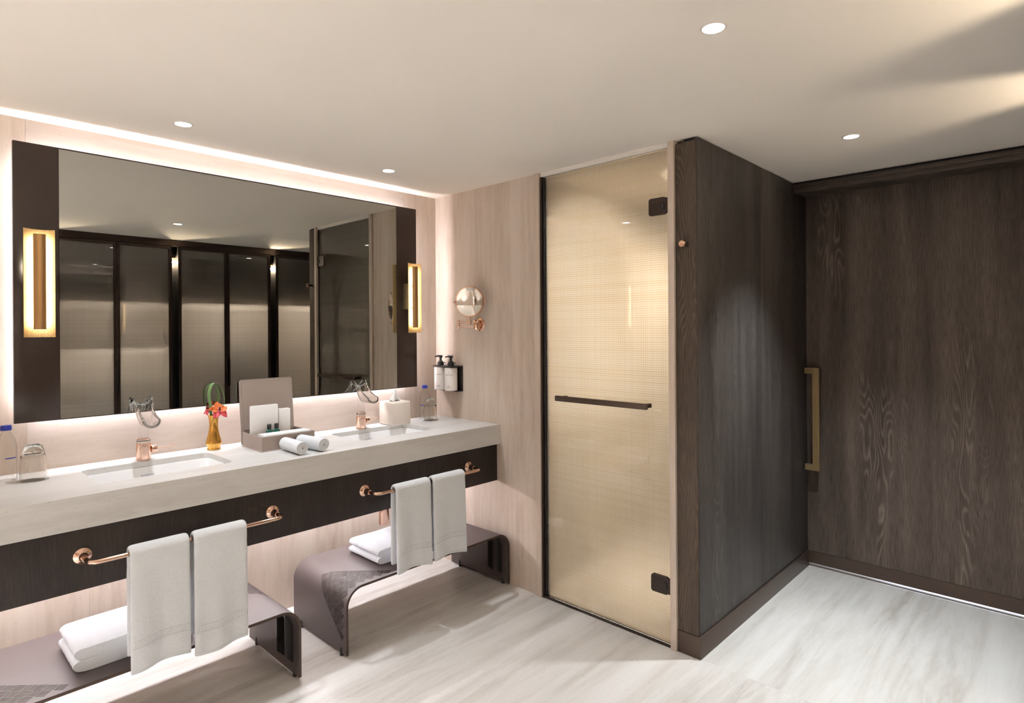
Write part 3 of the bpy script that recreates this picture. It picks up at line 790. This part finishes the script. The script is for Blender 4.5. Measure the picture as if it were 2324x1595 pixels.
# ------------------------------------------------------------------ amenity box
bx = thing('amenity_box', 'open taupe amenity box with upright lid on the worktop', 'box', (-1.145, -0.219, ZC))
hx, hy, hh = 0.128, 0.105, 0.066
bm = bmesh.new(); tk = 0.005
box(bm, -hx, hx, -hy, -hy + tk, 0.004, hh); box(bm, -hx, hx, hy - tk, hy, 0.004, hh)
box(bm, -hx, -hx + tk, -hy + tk, hy - tk, 0.004, hh); box(bm, hx - tk, hx, -hy + tk, hy - tk, 0.004, hh); box(bm, -hx + tk, hx - tk, -hy + tk, hy - tk, 0.004, 0.012)
finish(bm, 'tray', 'taupe', bx)
B('base_board', 'taupe', -hx - 0.005, hx + 0.005, -hy - 0.005, hy + 0.004, 0, 0.0038, bx, bev=0.001)
bm = bmesh.new(); prism(bm, rrect(-hx - 0.004, hx + 0.004, 0.002, 0.312, 0.012), hy + 0.0005, hy + 0.0060, 'xz')
LEAN = 0.030 / 0.31
for v in bm.verts: v.co.y += v.co.z * LEAN
ld = finish(bm, 'lid', 'taupe', bx, 30)
bm = bmesh.new(); prism(bm, rrect(-hx + 0.008, hx - 0.008, hh + 0.008, 0.300, 0.010), hy - 0.003, hy + 0.0003, 'xz')
for v in bm.verts: v.co.y += v.co.z * LEAN
finish(bm, 'lid_lining', 'taupe', ld, 30)
def carton(name, x0, x1, y0, y1, z0, z1, label):
    o = thing(name, label, 'carton', ((x0 + x1) / 2, (y0 + y1) / 2, z0))
    B('sleeve', 'paper', -(x1 - x0) / 2, (x1 - x0) / 2, -(y1 - y0) / 2, (y1 - y0) / 2, 0, z1 - z0 - 0.0030, o, bev=0.0012)
    B('flap', 'paper', -(x1 - x0) / 2 + 0.0015, (x1 - x0) / 2 - 0.0015, -(y1 - y0) / 2 + 0.001, (y1 - y0) / 2 - 0.001, z1 - z0 - 0.0028, z1 - z0, o, bev=0.0005)
carton('amenity_carton', -1.262, -1.132, -0.184, -0.166, ZC + 0.0125, ZC + 0.193, 'tall square white carton at the left inside the taupe box')
carton('amenity_carton', -1.123, -1.065, -0.174, -0.146, ZC + 0.0125, ZC + 0.166, 'narrow white carton at the right inside the taupe box')
carton('amenity_carton', -1.255, -1.028, -0.312, -0.239, ZC + 0.0125, ZC + 0.070, 'low white carton filling the front of the taupe box')
for x, lb in ((-1.191, 'left green mini bottle with black cap in the taupe box'), (-1.156, 'right green mini bottle with black cap in the taupe box')):
    t = thing('mini_bottle', lb, 'bottle', (x, -0.217, ZC + 0.0125), 0, 'green mini bottles in the amenity box')
    bm = bmesh.new(); prism(bm, rrect(-0.014, 0.014, -0.010, 0.010, 0.006, 4), 0, 0.064); prism(bm, rrect(-0.007, 0.007, -0.006, 0.006, 0.004, 3), 0.0635, 0.070)
    finish(bm, 'body', 'green', t, 40)
    bm = bmesh.new(); lathe(bm, [(0.0095, 0.070), (0.0098, 0.071), (0.0098, 0.092), (0.008, 0.094)], n=24); finish(bm, 'cap', 'black', t, 40)

# ------------------------------------------------------------------ rolled face towels
def roll(x, y0, y1, r, rz, label):
    t = None
    bm = bmesh.new(); turns = 3.0; n = 72; th = r / (turns + 0.35) * 0.86
    def prof(s, off):
        a = -PI / 2 + 2 * PI * turns * (1 - s); rr = (r - off) - (r - th * 0.55) * s * 0.93
        rr = max(rr, 0.001); return rr * math.cos(a) * 1.03, rr * math.sin(a)
    ln = y1 - y0; NY = 15
    loop = [prof(k / n, 0.0) for k in range(n + 1)] + [prof(k / n, th * 0.88) for k in range(n, -1, -1)]
    rows = []
    for j in range(NY + 1):
        v = j / NY; row = []
        for k, (px, pz) in enumerate(loop):
            bul = 1 + 0.02 * math.sin(PI * v) + 0.012 * noise.noise((px * 60, v * 5, pz * 60))
            yy = -ln / 2 + ln * v + (0.004 * noise.noise((px * 45, 7, pz * 45)) if j in (0, NY) else 0)
            row.append(bm.verts.new((px * bul, yy, pz * bul + r)))
        rows.append(row)
    m = len(loop)
    for A, Bq in zip(rows[:-1], rows[1:]):
        for i in range(m): bm.faces.new((A[i], A[(i + 1) % m], Bq[(i + 1) % m], Bq[i]))
    for row in (rows[0], rows[-1]):
        for i in range(n): bm.faces.new((row[i], row[i + 1], row[m - 2 - i], row[m - 1 - i]))
    o = finish(bm, 'rolled_towel', 'towel', None, 60, loc=(x, (y0 + y1) / 2, ZC + 0.0005)); o.rotation_euler = (0, 0, rz)
    return tag(o, label, 'towel', 'rolled face towels')
roll(-1.175, -0.522, -0.340, 0.0305, math.radians(-2), 'rolled white face towel, the left one in front of the taupe box')
roll(-1.085, -0.522, -0.340, 0.0315, math.radians(6), 'rolled white face towel, the right one in front of the taupe box')

# ------------------------------------------------------------------ tissue box
tb = thing('tissue_box', 'cream cube tissue box between the right tap and corner', 'tissue box', (-0.391, -0.098, ZC))
bm = bmesh.new(); box(bm, -0.066, 0.066, -0.066, 0.066, 0, 0.133, 0.009, 3)
finish(bm, 'cover', 'cream', tb, 40)
bm = bmesh.new(); prism(bm, rrect(-0.035, 0.035, -0.018, 0.018, 0.017, 5), 0.1331, 0.1338); finish(bm, 'slot', 'black_gap', tb)
tt = thing('tissue', 'white tissue pulled up from the cream tissue box', 'tissue', (-0.391, -0.104, ZC + 0.1340))
bm = bmesh.new()
def tf(u, v):
    a = (u - 0.5) * 2; w_ = 0.034 * (1 - 0.72 * v ** 1.2)
    return (a * w_ + 0.006 * v - 0.004, 0.010 * math.sin(a * 4.5 + 1.5 * v) * (1 - 0.4 * v) + 0.006 * v, 0.066 * v * (1 - 0.22 * a * a) + 0.004 * math.sin(5 * a))
for q in (0, 1):
    grid(bm, 15, 11, (lambda u, v, q=q: tuple(Vector(tf(u, v)) + Vector((0.004 * q, 0.007 * q * (1 - v), -0.010 * q * v)))))
o = finish(bm, 'sheet', 'tissue', tt)
for p in o.data.polygons: p.use_smooth = True
md = o.modifiers.new('thickness', 'SOLIDIFY'); md.thickness = 0.0006

# ------------------------------------------------------------------ wall dispensers
wbk = thing('dispenser_bracket', 'black wall bracket holding two pump dispensers', 'bracket', (0.0, -0.160, 1.066))
B('back_plate', 'black', -0.007, -0.0004, -0.098, 0.105, 0.0, 0.158, wbk, bev=0.003)
B('top_arm', 'black', -0.085, -0.007, -0.098, 0.090, 0.150, 0.158, wbk, bev=0.002)
B('bottom_arm', 'black', -0.045, -0.007, -0.098, 0.105, 0.0, 0.006, wbk, bev=0.002)
B('latch', 'black', -0.016, -0.0072, -0.100, -0.092, 0.075, 0.095, wbk, bev=0.002)
for y, lb in ((-0.206, 'ivory pump dispenser on the right of the black bracket'), (-0.108, 'ivory pump dispenser on the left of the black bracket')):
    t = thing('pump_dispenser', lb, 'dispenser', (-0.053, y, 1.0725), 0, 'ivory pump dispensers')
    bm = bmesh.new(); lathe(bm, [(0.036, 0.0), (0.0395, 0.003), (0.0395, 0.134), (0.036, 0.1395), (0.016, 0.1425)], n=44); finish(bm, 'body', 'lotion', t, 40)
    bm = bmesh.new(); lathe(bm, [(0.0405 * 0.5, 0.1525), (0.0205, 0.153), (0.0205, 0.168), (0.016, 0.170), (0.015, 0.178), (0.008, 0.179), (0.008, 0.198), (0.012, 0.200), (0.013, 0.210), (0.010, 0.212)], n=28)
    pm = finish(bm, 'pump', 'black', t, 40)
    bm = bmesh.new(); tube(bm, [(0.010, -0.006, 0.207), (-0.012, 0.008, 0.209), (-0.030, 0.020, 0.204)], 0.004, 10, rad=[0.006, 0.0055, 0.0035]); finish(bm, 'spout', 'black', pm, 40)
    bm = bmesh.new(); tube(bm, [(0.018, -0.004, 0.166), (0.024, -0.008, 0.169), (0.028, -0.010, 0.166), (0.028, -0.010, 0.1595)], 0.0024, 8); finish(bm, 'clip', 'black', pm, 40)
    fa = math.radians(-62)
    rot = (math.radians(90), 0, fa)
    def onb(z): return (0.0395 * math.sin(fa) * 1.0 + 0.0, -0.0395 * math.cos(fa), z)
    for s_, sz, zz in (('the', 0.0055, 0.108), ('BOTANIQUE', 0.0085, 0.094)):
        text('lettering', s_, sz, 'ink', t, onb(zz), rot, 0.0395)
    for zz, ww in ((0.030, 0.016), (0.026, 0.020), (0.0205, 0.024)):
        bm = bmesh.new(); a0 = fa - PI / 2
        grid(bm, 8, 2, lambda u, v: (0.0399 * math.cos(a0 + (u - 0.5) * ww / 0.0395), 0.0399 * math.sin(a0 + (u - 0.5) * ww / 0.0395), zz + (v - 0.5) * 0.0012))
        finish(bm, 'print_line', 'ink', t)

# ------------------------------------------------------------------ shaving mirror
sm = thing('shaving_mirror', 'round rose gold magnifying mirror on folding wall arm', 'mirror', (0.0, -0.415, 1.472))
bm = bmesh.new(); lathe(bm, [(0.040, -0.0005), (0.040, -0.006), (0.036, -0.009), (0.010, -0.009)], n=40, axis='x'); finish(bm, 'wall_plate', 'copper', sm, 40)
bm = bmesh.new(); lathe(bm, [(0.018, -0.028), (0.019, -0.026), (0.019, 0.026), (0.018, 0.028)], c=(-0.030, 0.0, 0), n=28); box(bm, -0.030, -0.009, -0.012, 0.012, -0.012, 0.012); finish(bm, 'pivot', 'copper', sm, 40)
ELB = (-0.075, 0.112); MP = (-0.118, -0.036)
bm = bmesh.new(); tube(bm, [(-0.030, 0.0, -0.011), (ELB[0], ELB[1], -0.011)], 0.0068, 14); finish(bm, 'lower_arm', 'copper_s', sm, 40)
bm = bmesh.new(); lathe(bm, [(0.009, -0.022), (0.0095, -0.021), (0.0095, 0.027), (0.009, 0.028)], c=(ELB[0], ELB[1], 0), n=20); finish(bm, 'elbow', 'copper_s', sm, 40)
bm = bmesh.new(); tube(bm, [(ELB[0], ELB[1], 0.014), (MP[0], MP[1], 0.014)], 0.0068, 14); finish(bm, 'upper_arm', 'copper_s', sm, 40)
bm = bmesh.new(); lathe(bm, [(0.0095, 0.002), (0.0095, 0.028), (0.005, 0.030), (0.005, 0.047)], c=(MP[0], MP[1], 0), n=20); finish(bm, 'swivel', 'copper_s', sm, 40)
hz = 0.133; ang = math.radians(203)
hn = bpy.data.objects.new('head', None); COL.objects.link(hn); hn.parent = sm; hn.location = (MP[0], MP[1], hz); hn.rotation_euler = (0, 0, ang); hn.empty_display_size = 0.03
bm = bmesh.new(); lathe(bm, [(0.0815, 0.0085), (0.0865, 0.0095), (0.0895, 0.006), (0.0895, -0.006), (0.0865, -0.0095), (0.0815, -0.0085)], n=64, axis='x', closed=True); finish(bm, 'ring', 'copper', hn, 50)
bm = bmesh.new(); Rm = 0.34
lathe(bm, [(0.083, -0.0085), (0.083, 0.0065)] + [(r, 0.0065 - (math.sqrt(Rm * Rm - r * r) - math.sqrt(Rm * Rm - 0.083 ** 2))) for r in (0.07, 0.055, 0.04, 0.025, 0.01, 0.0005)], n=64, axis='x')
finish(bm, 'glass', 'mirror2', hn, 40)
for s in (-1, 1):
    bm = bmesh.new(); lathe(bm, [(0.004, 0.090 * s), (0.004, 0.094 * s), (0.007, 0.0945 * s), (0.007, 0.102 * s), (0.005, 0.104 * s)], n=16, axis='y'); finish(bm, 'knob', 'copper', hn, 40)

# ------------------------------------------------------------------ robe hook
rh = thing('robe_hook', 'small round brass robe hook on the narrow wood panel', 'hook', (0.0, -1.742, 1.814))
bm = bmesh.new(); lathe(bm, [(0.008, -0.0005), (0.008, -0.030), (0.0075, -0.034)], n=24, axis='x'); finish(bm, 'stem', 'bronze_d', rh, 40)
bm = bmesh.new(); lathe(bm, [(0.010, -0.034), (0.0155, -0.038), (0.0165, -0.043), (0.014, -0.048), (0.002, -0.049)], n=28, axis='x'); finish(bm, 'knob', 'copper', rh, 40)

# ------------------------------------------------------------------ towel rails
ZB = 0.689; YB = -0.649
def rail(x0, x1, label):
    xm = (x0 + x1) / 2; hw = (x1 - x0) / 2
    t = thing('towel_rail', label, 'towel rail', (xm, YA, ZB), 0, 'rose gold towel rails')
    yb = YB - YA
    for s in (-1, 1):
        bm = bmesh.new(); lathe(bm, [(0.027, -0.0003), (0.0275, -0.003), (0.025, -0.006), (0.016, -0.0085), (0.012, -0.013), (0.010, -0.020), (0.0105, -0.040), (0.0105, -0.045)], c=(s * hw, 0, 0), n=32, axis='y'); finish(bm, 'rosette', 'copper', t, 40)
    pts = []
    for s in (-1, 1):
        arc = [(s * (hw), -0.044, 0), (s * hw, yb + 0.028, 0)]
        for k in range(1, 7):
            a = PI / 2 * k / 6; arc.append((s * (hw - 0.028 * (1 - math.cos(a))) , yb + 0.028 * (1 - math.sin(a)), 0))
        pts += arc if s < 0 else arc[::-1]
    bm = bmesh.new(); tube(bm, pts, 0.0078, 16); finish(bm, 'bar', 'copper', t, 40)
    return t
rail(-1.987, -1.330, 'rose gold towel rail on the apron under the left basin')
rail(-0.886, -0.226, 'rose gold towel rail on the apron under the right basin')

# ------------------------------------------------------------------ hanging towels
def hung(x0, x1, zf, zb, label, seed):
    rnd = random.Random(seed)
    t = thing('hand_towel', label, 'towel', ((x0 + x1) / 2, YB, ZB), 0, 'white hand towels on the rails')
    hw = (x1 - x0) / 2; R = 0.0100; TH = 0.019
    pl = []          # centre line (y,z) with normal
    nf = 26; nb = 16; na = 12
    rc = R + TH / 2
    for k in range(nf): z = (zf - ZB) * (1 - k / nf); pl.append((-rc, z, -1, 0, 1 - k / nf))
    for k in range(na + 1):
        a = PI - PI * k / na; pl.append((rc * math.cos(a), rc * math.sin(a), math.cos(a), math.sin(a), 0))
    for k in range(1, nb + 1): z = (zb - ZB) * k / nb; pl.append((rc, z, 1, 0, k / nb * 0.6))
    NX = 22; ph = rnd.random() * 6
    def P(i, side, u):
        y, z, ny, nz, dn = pl[i]; x = (u * 2 - 1)
        fr = 1 if i < nf else (-0.15 if i > nf + na else 0)
        wav = fr * dn * (0.006 * math.sin(2.6 * x + ph) + 0.003 * math.sin(6.3 * x + ph * 2) - 0.007)
        edge = 1 - 0.42 * max(0, (abs(x) - 0.86) / 0.14) ** 2
        th = TH * 0.5 * side * edge
        wid = hw * (1 + 0.018 * dn * (1 if fr > 0 else 0))
        dz = (0.010 * math.sin(1.9 * x + ph) - 0.006 * x) * dn if fr > 0 else 0
        nn = 0.0022 * noise.noise((x * 7 + seed, z * 40, side * 3))
        return (x * wid + 0.0015 * noise.noise((seed, z * 30, 3)), y + ny * (th + nn) + wav, z + nz * th + dz)
    n = len(pl)
    bm = bmesh.new()
    go = [[bm.verts.new(P(i, 1, j / NX)) for j in range(NX + 1)] for i in range(n)]
    gi = [[bm.verts.new(P(i, -1, j / NX)) for j in range(NX + 1)] for i in range(n)]
    for i in range(n - 1):
        for j in range(NX):
            bm.faces.new((go[i][j], go[i + 1][j], go[i + 1][j + 1], go[i][j + 1])); bm.faces.new((gi[i][j], gi[i][j + 1], gi[i + 1][j + 1], gi[i + 1][j]))
        bm.faces.new((go[i][0], gi[i][0], gi[i + 1][0], go[i + 1][0])); bm.faces.new((go[i][NX], go[i + 1][NX], gi[i + 1][NX], gi[i][NX]))
    for j in range(NX):
        bm.faces.new((go[0][j], go[0][j + 1], gi[0][j + 1], gi[0][j])); bm.faces.new((go[-1][j], gi[-1][j], gi[-1][j + 1], go[-1][j + 1]))
    finish(bm, 'cloth', 'towel', t, 70, sub=1)
    # woven rope border: two raised lines and a row of slanted strands between them
    def surf(u, d):                       # d = distance above the hem
        i = d / ((ZB - zf) / nf); i0 = int(i); f = i - i0
        a = Vector(P(i0, 1, u)); b = Vector(P(i0 + 1, 1, u)); return a.lerp(b, f) + Vector((0, -0.0006, 0))
    bm = bmesh.new()
    for d in (0.086, 0.110): tube(bm, [surf(0.02 + 0.96 * k / 24, d) for k in range(25)], 0.0022, 6)
    ns = 17
    for k in range(ns):
        u = 0.05 + 0.90 * k / (ns - 1)
        tube(bm, [surf(max(0.01, u - 0.022), 0.0900), surf(u, 0.098), surf(min(0.99, u + 0.022), 0.1060)], 0.003, 6, rad=[0.0012, 0.0032, 0.0012])
    finish(bm, 'rope_border', 'towel', t, 50)
    bm = bmesh.new(); tube(bm, [surf(0.02 + 0.96 * k / 24, 0.014) for k in range(25)], 0.0018, 6); finish(bm, 'hem_stitch', 'towel', t, 50)
    return t
hung(-1.878, -1.690, 0.290, 0.33, 'white hand towel, left one on the rail under the left basin', 1)
hung(-1.677, -1.486, 0.272, 0.33, 'white hand towel, right one on the rail under the left basin', 2)
hung(-0.794, -0.587, 0.296, 0.33, 'white hand towel, left one on the rail under the right basin', 3)
hung(-0.573, -0.360, 0.296, 0.33, 'white hand towel, right one on the rail under the right basin', 4)

# ------------------------------------------------------------------ bottle trap
tr = thing('bottle_trap', 'rose gold bottle trap hanging under the right basin', 'trap', (-0.588, -0.27, 0.40))
bm = bmesh.new(); lathe(bm, [(0.026, 0.0), (0.028, 0.003), (0.028, 0.12), (0.016, 0.125), (0.016, 0.338)], n=32); finish(bm, 'cup', 'copper', tr, 40)
bm = bmesh.new(); tube(bm, [(0, 0.0, 0.10), (0, 0.2695, 0.10)], 0.015, 16); finish(bm, 'waste_pipe', 'copper', tr, 40)

# ------------------------------------------------------------------ perforated benches
BH, BR, BT = 0.302, 0.085, 0.011
BY0, BY1 = -0.652, -0.165
def bench(x0, x1, label):
    cx = (x0 + x1) / 2; Wd = x1 - x0; cy = (BY0 + BY1) / 2; hd = (BY1 - BY0) / 2
    t = thing('perforated_bench', label, 'bench', (cx, cy, 0), 0, 'bronze benches under the vanity')
    zb = 0.010; leg = BH - BR - zb; arc = PI * BR / 2; top = Wd - 2 * BR; S = 2 * leg + 2 * arc + top
    def fold(s):
        if s < leg: return (-Wd / 2, zb + s)
        s -= leg
        if s < arc: a = s / BR; return (-Wd / 2 + BR - BR * math.cos(a), BH - BR + BR * math.sin(a))
        s -= arc
        if s < top: return (-Wd / 2 + BR + s, BH)
        s -= top
        if s < arc: a = s / BR; return (Wd / 2 - BR + BR * math.sin(a), BH - BR + BR * math.cos(a))
        s -= arc; return (Wd / 2, BH - BR - s)
    vs = [(0, -hd), (S, -hd), (S, hd), (0, hd)]; faces = [[0, 1, 2, 3]]; ed = []
    for base in (leg, leg + arc + top):
        for k in range(25):
            i = len(vs); s = base + arc * k / 24; vs += [(s, -hd), (s, hd)]; ed.append((i, i + 1))
    # basket-weave slots in two right-angled fields: front-left and back-right corners
    NC = 10; side = 0.330; c = side / NC; q = math.sqrt(0.5)
    for (ax, ay, sg) in ((leg + 0.080, hd * 0 + (BY0 + 0.272) - cy, -1), (S - leg - 0.080, (BY1 - 0.272) - cy, 1)):
        e1 = Vector((-q, q * sg)); e2 = Vector((q, q * sg))
        for i in range(NC):
            for j in range(NC - i):
                o = Vector((ax, ay)) + e1 * (c * i) + e2 * (c * j)
                A, Bv = (e1, e2) if (i + j) % 2 else (e2, e1)
                for k in range(5):
                    lo = (k + 0.30) * c / 5; hi = (k + 0.74) * c / 5
                    r4 = [o + A * lo + Bv * (0.05 * c), o + A * hi + Bv * (0.05 * c), o + A * hi + Bv * (0.95 * c), o + A * lo + Bv * (0.95 * c)]
                    if (r4[1] - r4[0]).cross(r4[2] - r4[1]) < 0: r4 = r4[::-1]
                    st = len(vs); vs += [tuple(v) for v in r4]; faces.append([st, st + 1, st + 2, st + 3])
    co, _, fc, _, _, of = delaunay_2d_cdt([Vector(v) for v in vs], ed, faces, 1, 1e-7)
    bm = bmesh.new(); bv = []
    for p in co:
        x, z = fold(min(max(p.x, 0), S)); bv.append(bm.verts.new((x, p.y, z)))
    for f, o in zip(fc, of):
        if any(g > 0 for g in o): continue
        bm.faces.new([bv[i] for i in f])
    me = bpy.data.meshes.new('sheet'); bm.normal_update()
    bm.faces.ensure_lookup_table()
    up = max(bm.faces, key=lambda f: f.calc_center_median().z + f.calc_area())
    if up.normal.z < 0: bmesh.ops.reverse_faces(bm, faces=bm.faces[:])
    bm.to_mesh(me); bm.free()
    o = bpy.data.objects.new('sheet', me); COL.objects.link(o); o.parent = t
    me.materials.append(M['bench']); me.materials.append(M['bench_edge'])
    md = o.modifiers.new('thickness', 'SOLIDIFY'); md.thickness = BT; md.offset = -1; md.material_offset_rim = 1; md.use_even_offset = False
    # folded stiffener fins inside each leg, pointed at the bottom
    for s in (-1, 1):
        for y in (-0.115, -0.19) if s > 0 else (0.115, 0.19):
            bm = bmesh.new()
            xi = s * (Wd / 2 - BT)
            prism(bm, [(xi, 0.055), (xi, 0.210), (xi - s * 0.020, 0.255), (xi - s * 0.035, 0.268), (xi - s * 0.035, 0.090)], y - 0.003, y + 0.003, 'xz')
            finish(bm, 'stiffener', 'black', t)
        for y in (-hd + 0.045, hd - 0.075):
            bm = bmesh.new(); lathe(bm, [(0.0095, 0.0), (0.010, 0.002), (0.010, 0.030), (0.007, 0.036)], c=(s * (Wd / 2 - BT / 2), y, 0), n=20); finish(bm, 'foot', 'black', t, 40)
    return t
bench(-1.049, -0.012, 'bronze perforated bench under the right basin, beside the shower wall')
bench(-2.300, -1.258, 'bronze perforated bench under the left basin, cut by the picture edge')

# ------------------------------------------------------------------ folded bath towels on the benches
def folded(x0, x1, y0, y1, z0, hs, label, seed):
    bm = bmesh.new(); z = z0
    for k, h in enumerate(hs):
        r = h * 0.48; nx, ny = 26, 18; b2 = bmesh.new()
        ins = 0.004 * (k % 2)
        prof = []
        for q in range(28):
            a = 2 * PI * q / 28; ca, sa = math.cos(a), math.sin(a)
            prof.append((math.copysign(abs(ca) ** 0.22, ca), math.copysign(abs(sa) ** 0.75, sa)))
        rows = []
        for j in range(ny + 1):
            v = j / ny; ev = abs(v * 2 - 1); sh = 1 - 0.16 * max(0, (ev - 0.8) / 0.2) ** 2
            row = []
            for (px, pz) in prof:
                x = (x0 + x1) / 2 + px * ((x1 - x0) / 2 - ins) ; y = y0 + (y1 - y0) * v
                zz = z + h / 2 + pz * h / 2 * (sh if pz > 0 else 1) 
                nn = noise.noise((x * 14 + seed, y * 14, k * 5)) * 0.006
                nq = noise.noise((x * 50, y * 50 + seed, zz * 60)) * 0.0022
                row.append(b2.verts.new((x + nq, y + nq + (0.004 * noise.noise((x * 30, zz * 60, seed)) if j in (0, ny) else 0), zz + (nn + nq if pz > 0 else 0))))
            rows.append(row)
        m = len(prof)
        for A, Bq in zip(rows[:-1], rows[1:]):
            for i in range(m): b2.faces.new((A[i], A[(i + 1) % m], Bq[(i + 1) % m], Bq[i]))
        for row in (rows[0], rows[-1]): b2.faces.new(row)
        me = bpy.data.meshes.new('tmp'); b2.to_mesh(me); b2.free(); bm.from_mesh(me); bpy.data.meshes.remove(me)
        z += h * 0.88
    c = Vector(((x0 + x1) / 2, (y0 + y1) / 2, z0))
    for v in bm.verts: v.co -= c
    o = finish(bm, 'folded_towel', 'towel', None, 55, loc=c)
    return tag(o, label, 'towel', 'folded bath towels')
folded(-2.018, -1.640, -0.565, -0.318, BH + 0.001, (0.046, 0.046), 'thick folded white bath towel on the left bench', 5)
folded(-0.800, -0.470, -0.525, -0.262, BH + 0.001, (0.040, 0.040), 'folded white bath towel on the right bench', 9)
